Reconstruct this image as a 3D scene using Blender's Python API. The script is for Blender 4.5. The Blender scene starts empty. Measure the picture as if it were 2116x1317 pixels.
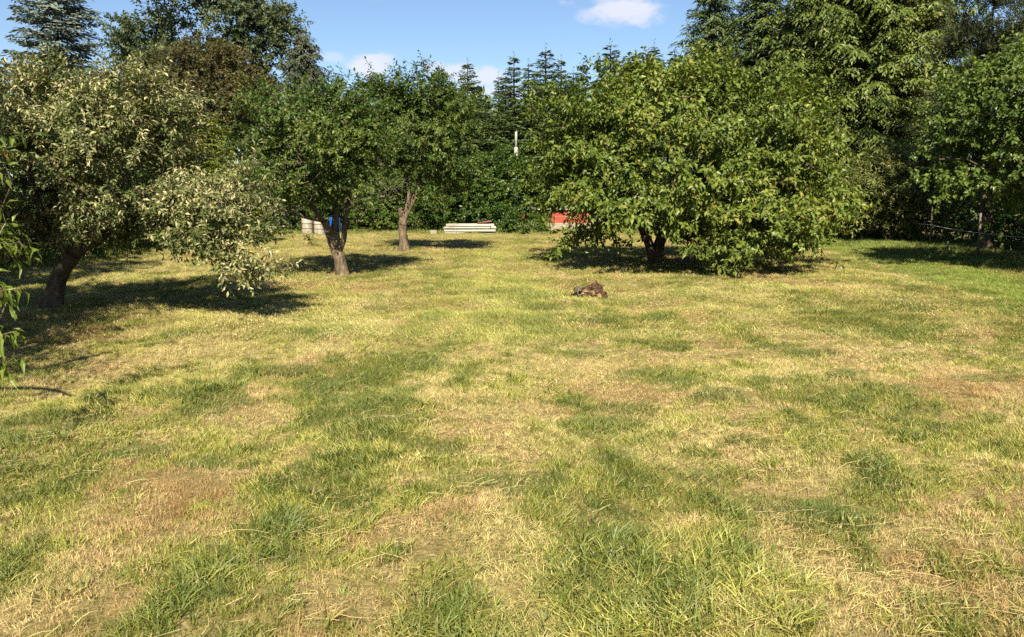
import bpy, math, numpy as np
from mathutils import Vector, Matrix

S = bpy.context.scene
COL = S.collection
R = math.radians

# ------------------------------------------------------------------ camera, sky, sun, exposure
CAM_H = 2.0
FPX = 1600.0                      # focal length in pixels of the 2116 px wide photograph
PITCH = math.atan((658.5 - 405.0) / FPX)
cam_d = bpy.data.cameras.new('camera')
cam = bpy.data.objects.new('camera', cam_d)
COL.objects.link(cam)
cam_d.sensor_width = 36.0
cam_d.lens = 36.0 * FPX / 2116.0
cam_d.clip_start = 0.05
cam_d.clip_end = 3000
cam.location = (0, 0, CAM_H)
cam.rotation_euler = (R(90) - PITCH, 0, 0)
S.camera = cam

SUN_AZ = R(-3)                    # almost straight behind the camera
SUN_EL = R(43)
sun_dir = Vector((math.sin(SUN_AZ) * math.cos(SUN_EL), -math.cos(SUN_AZ) * math.cos(SUN_EL), math.sin(SUN_EL)))
sun_l = bpy.data.lights.new('sun', 'SUN')
sun_l.energy = 4.8
sun_l.angle = R(0.55)
sun_l.color = (1.0, 0.88, 0.68)
sun = bpy.data.objects.new('sun', sun_l)
COL.objects.link(sun)
sun.rotation_euler = sun_dir.to_track_quat('Z', 'Y').to_euler()

world = bpy.data.worlds.new('World')
S.world = world
world.use_nodes = True
SKY_STRENGTH = 0.05
EXPOSURE = 1.5

def build_world():
    nt = world.node_tree
    N, L = nt.nodes, nt.links
    N.clear()
    out = N.new('ShaderNodeOutputWorld')
    bg = N.new('ShaderNodeBackground')
    bg.inputs['Strength'].default_value = SKY_STRENGTH
    sky = N.new('ShaderNodeTexSky')
    sky.sky_type = 'NISHITA'
    sky.sun_disc = False
    sky.sun_elevation = SUN_EL
    sky.sun_rotation = math.pi - SUN_AZ
    sky.altitude = 300
    sky.air_density = 1.0
    sky.dust_density = 0.35
    sky.ozone_density = 2.6
    hs = N.new('ShaderNodeHueSaturation')
    hs.inputs['Hue'].default_value = 0.503
    hs.inputs['Saturation'].default_value = 1.04
    hs.inputs['Value'].default_value = 1.04
    L.new(sky.outputs['Color'], hs.inputs['Color'])
    # thin fair-weather clouds: soft puffs by direction, ragged with noise
    tc = N.new('ShaderNodeTexCoord')
    sep = N.new('ShaderNodeSeparateXYZ')
    L.new(tc.outputs['Generated'], sep.inputs[0])
    def math_n(op, a, b=None, c=None):
        m = N.new('ShaderNodeMath'); m.operation = op
        for i, x in enumerate((a, b, c)):
            if x is None: continue
            if isinstance(x, (int, float)): m.inputs[i].default_value = x
            else: L.new(x, m.inputs[i])
        return m.outputs[0]
    az = math_n('ARCTAN2', sep.outputs[0], sep.outputs[1])
    el = math_n('ARCSINE', sep.outputs[2])
    noise = N.new('ShaderNodeTexNoise'); noise.inputs['Scale'].default_value = 22
    noise.inputs['Detail'].default_value = 7; noise.inputs['Roughness'].default_value = 0.6
    mp = N.new('ShaderNodeMapping'); mp.inputs['Scale'].default_value = (1, 1, 2.2); mp.inputs['Location'].default_value = (0, 0, 0)
    L.new(tc.outputs['Generated'], mp.inputs[0]); L.new(mp.outputs[0], noise.inputs['Vector'])
    nz = math_n('SUBTRACT', noise.outputs[0], 0.5)
    total = None
    # (azimuth, elevation, half width, half height, density) in degrees
    clouds = [(7.0, 14.2, 4.6, 2.1, .95), (7.6, 12.6, 3.2, 1.5, .9), (5.4, 12.3, 1.4, .7, .5), (9.0, 12.1, 2.2, 1.0, .8),
              (-10.0, 8.9, 1.9, .95, .95), (-9.2, 9.3, 1.5, .7, .8), (-12.4, 9.4, 1.2, .5, .4), (-9.3, 13.6, 1.3, .6, .4),
              (-3.8, 8.5, 1.7, .8, .8), (-1.8, 8.3, 2.0, .9, .85), (-5.4, 8.7, 1.4, .6, .6), (-1.7, 7.3, 3.4, .8, .7),
              (38, 9, 6, 1.2, .7), (-44, 16, 5, 1.4, .7), (62, 18, 7, 2, .6), (-75, 10, 8, 1.5, .7), (110, 14, 8, 2, .7), (-120, 20, 9, 2.5, .6), (165, 12, 7, 1.8, .7)]
    for a0, e0, wa, we, dens in clouds:
        da = math_n('DIVIDE', math_n('SUBTRACT', az, R(a0)), R(wa))
        de = math_n('DIVIDE', math_n('SUBTRACT', el, R(e0)), R(we))
        r2 = math_n('ADD', math_n('MULTIPLY', da, da), math_n('MULTIPLY', de, de))
        m = math_n('SUBTRACT', 1.0, math_n('SQRT', r2))
        m = math_n('ADD', m, math_n('MULTIPLY', nz, 2.4))
        mr = N.new('ShaderNodeMapRange'); mr.interpolation_type = 'SMOOTHSTEP'
        mr.inputs['From Min'].default_value = 0.0; mr.inputs['From Max'].default_value = .8
        mr.inputs['To Max'].default_value = dens
        L.new(m, mr.inputs['Value'])
        total = mr.outputs[0] if total is None else math_n('MAXIMUM', total, mr.outputs[0])
    mix = N.new('ShaderNodeMix'); mix.data_type = 'RGBA'
    L.new(total, mix.inputs['Factor'])
    L.new(hs.outputs[0], mix.inputs['A'])
    mix.inputs['B'].default_value = (6.1, 6.3, 7.2, 1)
    L.new(mix.outputs['Result'], bg.inputs['Color'])
    L.new(bg.outputs[0], out.inputs[0])
build_world()

S.view_settings.view_transform = 'Standard'
S.view_settings.look = 'None'
S.view_settings.exposure = EXPOSURE
S.view_settings.gamma = 1.0
S.view_settings.use_curve_mapping = False
S.render.engine = 'CYCLES'
S.cycles.max_bounces = 6
S.cycles.diffuse_bounces = 2
S.cycles.transmission_bounces = 4
S.cycles.use_denoising = False

# ------------------------------------------------------------------ helpers
def ray(u, v):
    x = (u - 1058.0) / FPX; y = -(v - 658.5) / FPX
    c, s = math.cos(PITCH), math.sin(PITCH)
    return np.array([x, c + s * y, -s + c * y])

def at(u, v, d):
    """The place that lies d metres ahead of the camera and shows at (u, v) in the photograph."""
    r = ray(u, v)
    return np.array([0, 0, CAM_H]) + r * (d / r[1])

def on_ground(u, v):
    r = ray(u, v)
    p = np.array([0, 0, CAM_H]) + r * (-CAM_H / r[2])
    return np.array([p[0], p[1], float(ground_z(p[0], p[1]))])

def hash2(ix, iy, seed):
    h = (ix.astype(np.int64) * 374761393 + iy.astype(np.int64) * 668265263 + seed * 982451653) & 0xffffffff
    h = ((h ^ (h >> 13)) * 1274126177) & 0xffffffff
    h = h ^ (h >> 16)
    return (h & 0xffffff) / float(0xffffff)

def vnoise(x, y, seed=0):
    x = np.asarray(x, float); y = np.asarray(y, float)
    ix = np.floor(x); iy = np.floor(y)
    fx = x - ix; fy = y - iy
    fx = fx * fx * (3 - 2 * fx); fy = fy * fy * (3 - 2 * fy)
    ix = ix.astype(np.int64); iy = iy.astype(np.int64)
    a = hash2(ix, iy, seed); b = hash2(ix + 1, iy, seed); c = hash2(ix, iy + 1, seed); d = hash2(ix + 1, iy + 1, seed)
    return (a * (1 - fx) + b * fx) * (1 - fy) + (c * (1 - fx) + d * fx) * fy

def fbm(x, y, seed=0, octs=4):
    t = 0; a = 0.5; n = 0
    for o in range(octs):
        t = t + a * vnoise(np.asarray(x) * 2 ** o + 17.3 * o, np.asarray(y) * 2 ** o - 9.1 * o, seed + o); n += a; a *= .55
    return t / n

def smooth(e0, e1, x):
    t = np.clip((x - e0) / (e1 - e0), 0, 1)
    return t * t * (3 - 2 * t)

def ground_z(x, y):
    x = np.asarray(x, float); y = np.asarray(y, float)
    w = smooth(60, 48, np.hypot(x, y - 10))
    return w * ((fbm(x * .16, y * .16, 5, 3) - .5) * .22 + (fbm(x * .9, y * .9, 9, 3) - .5) * .17)

def mesh_np(name, V, F, mat=None, smooth_shade=False, attrs=None, mats=None, midx=None):
    """F: array (n,3) or (n,4), or a list of such arrays."""
    V = np.asarray(V, np.float32)
    if not isinstance(F, list): F = [F]
    F = [np.asarray(f, np.int32) for f in F if len(f)]
    me = bpy.data.meshes.new(name)
    me.vertices.add(len(V)); me.vertices.foreach_set('co', V.ravel())
    nl = sum(f.size for f in F); nf = sum(len(f) for f in F)
    me.loops.add(nl); me.polygons.add(nf)
    me.loops.foreach_set('vertex_index', np.concatenate([f.ravel() for f in F]))
    tot = np.concatenate([np.full(len(f), f.shape[1], np.int32) for f in F])
    st = np.concatenate([[0], np.cumsum(tot)[:-1]]).astype(np.int32)
    me.polygons.foreach_set('loop_start', st)
    me.polygons.foreach_set('use_smooth', np.full(nf, bool(smooth_shade)))
    if mats:
        for m in mats: me.materials.append(m)
        me.polygons.foreach_set('material_index', np.asarray(midx, np.int32))
    elif mat: me.materials.append(mat)
    for k, a in (attrs or {}).items():
        a = np.asarray(a, np.float32)
        if a.ndim == 1:
            at_ = me.attributes.new(k, 'FLOAT', 'POINT'); at_.data.foreach_set('value', a)
        else:
            at_ = me.attributes.new(k, 'FLOAT_VECTOR', 'POINT'); at_.data.foreach_set('vector', a.ravel())
    me.update(calc_edges=True)
    me.validate()
    return me

def obj(name, me, parent=None, loc=None):
    o = bpy.data.objects.new(name, me)
    COL.objects.link(o)
    if parent is not None: o.parent = parent
    if loc is not None: o.location = loc
    return o

def tag(o, label=None, cat=None, group=None, kind=None):
    if label: o['label'] = label
    if cat: o['category'] = cat
    if group: o['group'] = group
    if kind: o['kind'] = kind
    return o

def thing(name, label, cat, loc, group=None):
    o = bpy.data.objects.new(name, None)
    o.empty_display_size = .3
    COL.objects.link(o); o.location = loc
    return tag(o, label, cat, group)

def norm(a):
    return a / np.maximum(np.linalg.norm(a, axis=-1, keepdims=True), 1e-9)

class MB:
    """collects vertices and quads / triangles"""
    def __init__(s): s.V = []; s.Q = []; s.T = []; s.n = 0
    def add(s, V, Q=None, T=None):
        V = np.asarray(V, float)
        if Q is not None and len(Q): s.Q.append(np.asarray(Q) + s.n)
        if T is not None and len(T): s.T.append(np.asarray(T) + s.n)
        s.V.append(V); s.n += len(V)
    def mesh(s, name, mat, smooth_shade=False):
        return mesh_np(name, np.concatenate(s.V), ([np.concatenate(s.Q)] if s.Q else []) + ([np.concatenate(s.T)] if s.T else []), mat, smooth_shade)

def sweep(mb, P, rad, sides=10, rough=.0, seed=0, cap=True, flare=None):
    """a tube along the points P with a radius at each, its surface roughened like bark"""
    P = np.asarray(P, float); rad = np.asarray(rad, float)
    n = len(P)
    rng = np.random.default_rng(seed)
    T = norm(np.gradient(P, axis=0))
    up = np.array([0.0, 1, 0]) if abs(T[0][1]) < .8 else np.array([1.0, 0, 0])
    U = norm(np.cross(up, T[0])); rings = []
    ph = rng.random(6) * 6.28
    for i in range(n):
        U = norm(U - T[i] * np.dot(U, T[i])); W = np.cross(T[i], U)
        a = np.arange(sides) / sides * 2 * math.pi
        rr = rad[i] * (1 + (flare or 0) * math.exp(-i / 1.6) * (.6 + .7 * np.sin(2.5 * a + ph[3]) ** 2)) * (1 + rough * (.5 * np.sin(3 * a + ph[0] + i * .11) + .4 * np.sin(5 * a + ph[1] - i * .17) + .35 * np.sin(2 * a + ph[2] + i * .3) + .9 * (rng.random(sides) - .5)))
        rings.append(P[i] + rr[:, None] * (np.cos(a)[:, None] * U + np.sin(a)[:, None] * W))
    V = np.concatenate(rings)
    q = []
    for i in range(n - 1):
        for k in range(sides):
            k2 = (k + 1) % sides
            q.append((i * sides + k, i * sides + k2, (i + 1) * sides + k2, (i + 1) * sides + k))
    t = []
    if cap:
        V = np.concatenate([V, P[:1], P[-1:]])
        a0 = n * sides
        for k in range(sides):
            k2 = (k + 1) % sides
            t.append((a0, k2, k)); t.append((a0 + 1, (n - 1) * sides + k, (n - 1) * sides + k2))
    mb.add(V, q, t)

def curve_pts(ctrl, step=.12):
    """a smooth path (Catmull-Rom) through control points (x, y, z, radius)"""
    C = np.asarray(ctrl, float)
    C = np.concatenate([[2 * C[0] - C[1]], C, [2 * C[-1] - C[-2]]])
    out = []
    for i in range(1, len(C) - 2):
        p0, p1, p2, p3 = C[i - 1], C[i], C[i + 1], C[i + 2]
        m = max(2, int(np.linalg.norm(p2[:3] - p1[:3]) / step))
        for t in np.arange(m) / m:
            out.append(.5 * (2 * p1 + (p2 - p0) * t + (2 * p0 - 5 * p1 + 4 * p2 - p3) * t * t + (3 * p1 - p0 - 3 * p2 + p3) * t ** 3))
    out.append(C[-2])
    return np.array(out)

def box(mb, c, s, rot=None, bev=0.0, jit=0.0, rng=None):
    """a box with chamfered long edges (a cut-cornered section swept along x)"""
    hx, hy, hz = [k / 2 for k in s]
    b = min(bev, hy * .6, hz * .6)
    sec = [(-hy + b, -hz), (hy - b, -hz), (hy, -hz + b), (hy, hz - b), (hy - b, hz), (-hy + b, hz), (-hy, hz - b), (-hy, -hz + b)] if b > 0 else [(-hy, -hz), (hy, -hz), (hy, hz), (-hy, hz)]
    m = len(sec)
    V = np.array([(-hx, y, z) for y, z in sec] + [(hx, y, z) for y, z in sec], float)
    if jit and rng is not None: V += (rng.random(V.shape) - .5) * jit
    Q = [(k, (k + 1) % m, m + (k + 1) % m, m + k) for k in range(m)]
    V = np.concatenate([V, V[:m].mean(0)[None], V[m:].mean(0)[None]])
    T = [(2 * m, (k + 1) % m, k) for k in range(m)] + [(2 * m + 1, m + k, m + (k + 1) % m) for k in range(m)]
    if rot is not None: V = V @ np.array(rot).T
    mb.add(V + np.asarray(c, float), Q, T)

def rotz(a): return np.array([[math.cos(a), -math.sin(a), 0], [math.sin(a), math.cos(a), 0], [0, 0, 1]])
def roty(a): return np.array([[math.cos(a), 0, math.sin(a)], [0, 1, 0], [-math.sin(a), 0, math.cos(a)]])
def rotx(a): return np.array([[1, 0, 0], [0, math.cos(a), -math.sin(a)], [0, math.sin(a), math.cos(a)]])

# ------------------------------------------------------------------ materials
def new_mat(name):
    m = bpy.data.materials.new(name); m.use_nodes = True
    nt = m.node_tree; nt.nodes.clear()
    return m, nt.nodes, nt.links

def ramp(N, stops):
    r = N.new('ShaderNodeValToRGB')
    e = r.color_ramp.elements
    while len(e) < len(stops): e.new(.5)
    for k, (p, c) in enumerate(stops):
        e[k].position = p; e[k].color = (c[0], c[1], c[2], 1)
    return r

def leaf_mat(name, stops, rough=.5, trans=.3, trans_tint=(1.25, 1.35, .5), spec=.4, tscale=.35):
    """leaf: each one its own tone (attribute rnd), broken further by noise through the crown; light passes through it"""
    m, N, L = new_mat(name)
    out = N.new('ShaderNodeOutputMaterial')
    a = N.new('ShaderNodeAttribute'); a.attribute_name = 'rnd'
    geo = N.new('ShaderNodeNewGeometry')
    nz = N.new('ShaderNodeTexNoise'); nz.inputs['Scale'].default_value = tscale; nz.inputs['Detail'].default_value = 3
    L.new(geo.outputs['Position'], nz.inputs['Vector'])
    mm = N.new('ShaderNodeMath'); mm.operation = 'MULTIPLY_ADD'; mm.inputs[1].default_value = 1.3; mm.inputs[2].default_value = -.65
    L.new(nz.outputs[0], mm.inputs[0])
    ad = N.new('ShaderNodeMath'); ad.operation = 'ADD'; ad.use_clamp = True
    L.new(a.outputs['Fac'], ad.inputs[0]); L.new(mm.outputs[0], ad.inputs[1])
    rp = ramp(N, stops); L.new(ad.outputs[0], rp.inputs[0])
    p = N.new('ShaderNodeBsdfPrincipled')
    p.inputs['Roughness'].default_value = rough
    p.inputs['Specular IOR Level'].default_value = spec
    L.new(rp.outputs[0], p.inputs['Base Color'])
    t = N.new('ShaderNodeBsdfTranslucent')
    tm = N.new('ShaderNodeMix'); tm.data_type = 'RGBA'; tm.blend_type = 'MULTIPLY'; tm.inputs['Factor'].default_value = 1
    L.new(rp.outputs[0], tm.inputs['A']); tm.inputs['B'].default_value = (*trans_tint, 1)
    L.new(tm.outputs['Result'], t.inputs['Color'])
    mx = N.new('ShaderNodeMixShader'); mx.inputs[0].default_value = trans
    L.new(p.outputs[0], mx.inputs[1]); L.new(t.outputs[0], mx.inputs[2]); L.new(mx.outputs[0], out.inputs[0])
    return m

def rough_mat(name, stops, scale=8, stretch=(1, 1, 1), rough=.85, bump=.4, bscale=None, detail=8, spec=.25, object_space=True):
    m, N, L = new_mat(name)
    out = N.new('ShaderNodeOutputMaterial'); p = N.new('ShaderNodeBsdfPrincipled')
    tc = N.new('ShaderNodeTexCoord'); mp = N.new('ShaderNodeMapping'); mp.inputs['Scale'].default_value = stretch
    L.new(tc.outputs['Object'], mp.inputs[0])
    nz = N.new('ShaderNodeTexNoise'); nz.inputs['Scale'].default_value = scale; nz.inputs['Detail'].default_value = detail; nz.inputs['Roughness'].default_value = .65
    L.new(mp.outputs[0], nz.inputs['Vector'])
    rp = ramp(N, stops); L.new(nz.outputs[0], rp.inputs[0])
    L.new(rp.outputs[0], p.inputs['Base Color'])
    p.inputs['Roughness'].default_value = rough; p.inputs['Specular IOR Level'].default_value = spec
    n2 = N.new('ShaderNodeTexNoise'); n2.inputs['Scale'].default_value = bscale or scale * 2.5; n2.inputs['Detail'].default_value = 6
    L.new(mp.outputs[0], n2.inputs['Vector'])
    b = N.new('ShaderNodeBump'); b.inputs['Strength'].default_value = bump; b.inputs['Distance'].default_value = .03
    L.new(n2.outputs[0], b.inputs['Height']); L.new(b.outputs[0], p.inputs['Normal'])
    L.new(p.outputs[0], out.inputs[0])
    return m

BARK = rough_mat('bark_brown', [(.3, (.035, .026, .018)), (.48, (.10, .075, .05)), (.62, (.17, .135, .085)), (.75, (.24, .21, .14))], 9, (1, 1, .35), .9, 1.6, bscale=26)
BARK_DARK = rough_mat('bark_dark', [(.3, (.03, .024, .018)), (.55, (.085, .065, .045)), (.75, (.15, .12, .085))], 9, (1, 1, .35), .9, 1.0)
BARK_GREY = rough_mat('bark_grey', [(.3, (.05, .045, .032)), (.55, (.13, .115, .08)), (.75, (.20, .185, .13))], 12, (1, 1, .5), .9, .6)
BARK_TWIG = rough_mat('conifer_twig', [(.3, (.02, .017, .012)), (.7, (.05, .042, .03))], 9, (1, 1, 1), .9, .3)

G_WALNUT = leaf_mat('leaf_olive_green', [(0, (.042, .070, .010)), (.45, (.090, .132, .018)), (.8, (.145, .180, .028)), (1, (.20, .19, .045))], .42, .24, spec=.3)
G_PALE = leaf_mat('leaf_pale_green', [(0, (.040, .062, .012)), (.38, (.085, .112, .028)), (.62, (.21, .215, .09)), (.92, (.40, .365, .20))], .45, .2, spec=.3, tscale=.6)
G_APPLE = leaf_mat('leaf_apple_green', [(0, (.026, .058, .010)), (.5, (.056, .098, .014)), (1, (.12, .155, .028))], .42, .3, spec=.3)
G_PEACH = leaf_mat('leaf_fresh_green', [(0, (.05, .085, .012)), (.5, (.11, .16, .02)), (.93, (.17, .21, .03)), (1, (.22, .13, .04))], .4, .4)
G_GREYGREEN = leaf_mat('leaf_grey_green', [(0, (.032, .052, .022)), (.5, (.062, .088, .036)), (1, (.11, .13, .055))], .55, .25)
G_COPPER = leaf_mat('leaf_copper', [(0, (.034, .036, .010)), (.5, (.062, .060, .016)), (1, (.10, .085, .024))], .55, .25, trans_tint=(1.3, 1.15, .5))
G_HEDGE = leaf_mat('leaf_hedge', [(0, (.022, .055, .008)), (.5, (.052, .10, .013)), (1, (.105, .155, .022))], .42, .3)
G_OLIVE = leaf_mat('leaf_olive', [(0, (.058, .080, .018)), (.5, (.125, .145, .034)), (1, (.20, .205, .065))], .5, .3)
G_MAPLE = leaf_mat('leaf_bright_green', [(0, (.035, .065, .010)), (.5, (.070, .115, .016)), (1, (.13, .175, .028))], .42, .35)
G_SPRUCE = leaf_mat('needle_green', [(0, (.024, .046, .012)), (.5, (.052, .084, .020)), (1, (.095, .13, .032))], .55, .12)
G_SPRUCE_LIGHT = leaf_mat('needle_fresh_green', [(0, (.036, .062, .010)), (.5, (.082, .118, .018)), (1, (.14, .17, .03))], .5, .2)
G_BLUE = leaf_mat('needle_blue', [(0, (.045, .068, .056)), (.5, (.10, .135, .11)), (1, (.19, .225, .18))], .55, .1, trans_tint=(1, 1.1, .9))
G_DRAB = leaf_mat('needle_drab', [(0, (.026, .036, .020)), (.5, (.05, .062, .034)), (1, (.085, .095, .05))], .6, .1)
G_PINE = leaf_mat('needle_pine', [(0, (.02, .032, .012)), (.5, (.042, .058, .020)), (1, (.085, .10, .034))], .55, .12)
G_GOLD = leaf_mat('thuja_gold', [(0, (.07, .10, .008)), (.5, (.15, .17, .012)), (1, (.24, .23, .02))], .5, .25)

# ------------------------------------------------------------------ foliage
LEAF_OBJ = {}

def leaf_arrays(P, D, Nn, ln, wd, fold=.18, droop=.2, quad=False):
    """geometry of many leaves: stalk point P, length direction D, upper side Nn, length and width of each"""
    D = norm(D); W = norm(np.cross(Nn, D)); Nn = np.cross(D, W)
    ln = ln[:, None]; wd = wd[:, None]
    n = len(P)
    if quad:
        b = P; l = P + D * ln * .48 - W * wd * .5; r = P + D * ln * .48 + W * wd * .5
        t = P + D * ln - Nn * ln * droop
        V = np.stack([b, l, t, r], 1).reshape(-1, 3)
        i = np.arange(n)[:, None] * 4
        return V, np.concatenate([i + [0, 1, 2], i + [0, 2, 3]]), 4
    mid = P + D * ln * .5
    l = mid - W * wd * .5 + Nn * wd * fold; r = mid + W * wd * .5 + Nn * wd * fold
    t = P + D * ln - Nn * ln * droop
    V = np.stack([P, l, mid, r, t], 1).reshape(-1, 3)
    i = np.arange(n)[:, None] * 5
    return V, np.concatenate([i + [0, 1, 2], i + [0, 2, 3], i + [1, 4, 2], i + [2, 4, 3]]), 5

def lobe_px(u, v, d, ru, rv, rd, w=1.0):
    c = at(u, v, d)
    return (c, np.array([ru * d / FPX, rd, rv * d / FPX]), w)

def sample_lobes(rng, lobes, n, shell=.55):
    vol = np.array([(l[1].prod()) ** (2 / 3) * l[2] for l in lobes]); vol = vol / vol.sum()
    out = []
    while sum(len(o) for o in out) < n:
        k = rng.choice(len(lobes), n, p=vol)
        c = np.array([l[0] for l in lobes])[k]; r = np.array([l[1] for l in lobes])[k]
        d = norm(rng.normal(size=(n, 3)))
        rr = shell + (1 - shell) * rng.random(n) ** .6
        p = c + d * r * rr[:, None]
        ok = np.ones(n, bool)
        for l in lobes:
            ok &= (((p - l[0]) / l[1]) ** 2).sum(1) > (shell * .9) ** 2
        out.append(p[ok])
    return np.concatenate(out)[:n]

def grow(base, limbs, targets, rng, step=.35, path_w=.25):
    """branches: every target joins the nearest branch, main ones first"""
    P = []; par = []; pl = []
    for limb in limbs:
        prev = -1
        if P:
            A = np.array(P); prev = int(np.argmin(((A - limb[0, :3]) ** 2).sum(1)))
        for q in limb:
            P.append(q[:3].copy()); par.append(prev); pl.append(0.0 if prev < 0 else pl[prev] + .1); prev = len(P) - 1
    n0 = len(P)
    cap = n0 + sum(len(t) * 14 for t in targets)
    A = np.zeros((cap, 3)); A[:n0] = P; PL = np.zeros(cap); PL[:n0] = pl
    par = list(par); n = n0; tips = []
    for lev, T in enumerate(targets):
        root = A[:n0]
        dist = np.array([((root - t) ** 2).sum(1).min() for t in T])
        for k in np.argsort(dist):
            t = T[k]
            dd = np.sqrt(((A[:n] - t) ** 2).sum(1)) + path_w * PL[:n] * (.5 if lev == 0 else .15)
            j = int(np.argmin(dd))
            d = np.linalg.norm(t - A[j]); m = min(12, max(1, int(math.ceil(d / step))))
            bow = rng.normal(size=3) * d * .07 + np.array([0, 0, -d * .05])
            prev = j; s = A[j].copy()
            for q in range(1, m + 1):
                f = q / m
                A[n] = s + (t - s) * f + bow * math.sin(math.pi * f); PL[n] = PL[prev] + d / m
                par.append(prev); prev = n; n += 1
            if lev == len(targets) - 1: tips.append(prev)
    return A[:n], np.array(par), n0, np.array(tips)

def branch_mesh(name, A, par, n0, mat, twig=.0035, rmax=.12, sides=4, minr=0.0):
    n = len(A); load = np.zeros(n)
    ch = np.zeros(n, bool); ch[par[par >= 0]] = True
    load[~ch] = 1
    for i in range(n - 1, -1, -1):
        if par[i] >= 0: load[par[i]] += load[i]
    rad = np.minimum(twig * np.maximum(load, 1) ** .46, rmax)
    idx = np.array([i for i in range(n0, n) if par[i] >= 0 and rad[i] >= minr], int)
    if not len(idx): return None
    a = A[par[idx]]; b = A[idx]; rb = rad[idx]; ra = np.minimum(rad[par[idx]], rb * 1.5)
    d = norm(b - a); ref = np.where(np.abs(d[:, 2:3]) < .9, [[0, 0, 1.0]], [[1.0, 0, 0]])
    U = norm(np.cross(d, ref)); W = np.cross(d, U)
    V = []
    for ring, rr in ((a - d * .01, ra), (b + d * .01, rb)):
        for k in range(sides):
            an = 2 * math.pi * k / sides
            V.append(ring + rr[:, None] * (math.cos(an) * U + math.sin(an) * W))
    V = np.stack(V, 1).reshape(-1, 3)
    i = np.arange(len(idx))[:, None] * 2 * sides
    Q = np.concatenate([i + [k, (k + 1) % sides, sides + (k + 1) % sides, sides + k] for k in range(sides)])
    return mesh_np(name, V, Q, mat)

def twig_leaves(rng, A, par, tips, center, per, ln, wd, spread=.28, droop=.25, upw=.8, outw=.5, jitter=.5, along=.45):
    """leaves round the end of every twig"""
    T = A[tips]; B = A[par[tips]]
    dirn = norm(T - B + norm(T - center) * .12)
    n = len(T)
    ref = np.where(np.abs(dirn[:, 2:3]) < .9, [[0, 0, 1.0]], [[1.0, 0, 0]])
    U = norm(np.cross(dirn, ref)); W = np.cross(dirn, U)
    k = np.arange(per)[None, :]
    ang = k * 2.39996 + rng.random((n, 1)) * 6.28 + rng.normal(size=(n, per)) * .4
    f = (k + .5) / per + rng.normal(size=(n, per)) * .04
    pos = T[:, None, :] + dirn[:, None, :] * ((f - .8) * spread * 1.6)[..., None] + rng.normal(size=(n, per, 3)) * .02
    rad = np.cos(ang)[..., None] * U[:, None] + np.sin(ang)[..., None] * W[:, None]
    D = norm(dirn[:, None] * (along + .5 * f[..., None]) + rad * .9 + np.array([0, 0, -droop]) + rng.normal(size=(n, per, 3)) * .15)
    outv = norm(T - center)[:, None, :]
    Nn = norm(np.array([0, 0, upw]) + outv * outw + rng.normal(size=(n, per, 3)) * jitter)
    sz = (.45 + .75 * rng.random((n, per)) ** .8) * (1.1 - .35 * np.abs(f - .5))
    tone = np.clip(.5 + rng.normal(size=(n, 1)) * .16 + rng.normal(size=(n, per)) * .16, 0, 1)
    return pos.reshape(-1, 3), D.reshape(-1, 3), Nn.reshape(-1, 3), (sz * ln).ravel(), (sz * wd).ravel(), tone.ravel()

def single_leaves(root, base, P, D, Nn, ln, wd, tone, mat, want, fold, droop):
    """the leaves nearest to the viewer become objects of their own; returns which those are"""
    c, s = math.cos(PITCH), math.sin(PITCH)
    rel = P - np.array([0, 0, CAM_H])
    zc = rel[:, 1] * c - rel[:, 2] * s; yc = rel[:, 1] * s + rel[:, 2] * c
    u = 1058 + FPX * rel[:, 0] / np.maximum(zc, .1); v = 658.5 - FPX * yc / np.maximum(zc, .1)
    seen = (zc > .5) & (u > 4) & (u < 2112) & (v > 4) & (v < 1310)
    toward = norm(rel)
    face = np.abs((norm(Nn) * toward).sum(1))
    score = np.where(seen, ln / zc * (.3 + face), -1)
    # of the clearly visible front, one leaf per small patch of the picture, so that they spread over the crown
    order = np.argsort(-(score - .0006 * zc))
    cell = {}; pick = []
    for i in order[: len(order) // 2]:
        if score[i] <= 0: break
        key = (int(u[i] // 24), int(v[i] // 24))
        if key in cell: continue
        cell[key] = 1; pick.append(i)
        if len(pick) >= want: break
    pick = np.array(pick, int)
    Wd = norm(np.cross(Nn, D)); Dn = norm(D); N2 = np.cross(Dn, Wd)
    for i in pick:
        kk = (mat.name, int(tone[i] * 5.99), round(float(fold), 2))
        if kk not in LEAF_OBJ:
            V, F, m = leaf_arrays(np.zeros((1, 3)), np.array([[0, 1.0, 0]]), np.array([[0, 0, 1.0]]), np.ones(1), np.full(1, float(np.median(wd / ln))), fold, droop)
            V = np.concatenate([V, [[0, -.14, .03], [.012, .0, 0], [-.012, 0, 0]]]); F = np.concatenate([F, [[5, 6, 7]]])
            LEAF_OBJ[kk] = mesh_np('leaf', V, F, mat, attrs={'rnd': np.full(len(V), (kk[1] + .5) / 6)})
        o = bpy.data.objects.new('leaf', LEAF_OBJ[kk]); COL.objects.link(o); o.parent = root
        M = np.eye(4); M[:3, 0] = Wd[i] * ln[i]; M[:3, 1] = Dn[i] * ln[i]; M[:3, 2] = N2[i] * ln[i]; M[:3, 3] = P[i] - base
        o.matrix_local = Matrix(M.tolist())
    return pick

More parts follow.
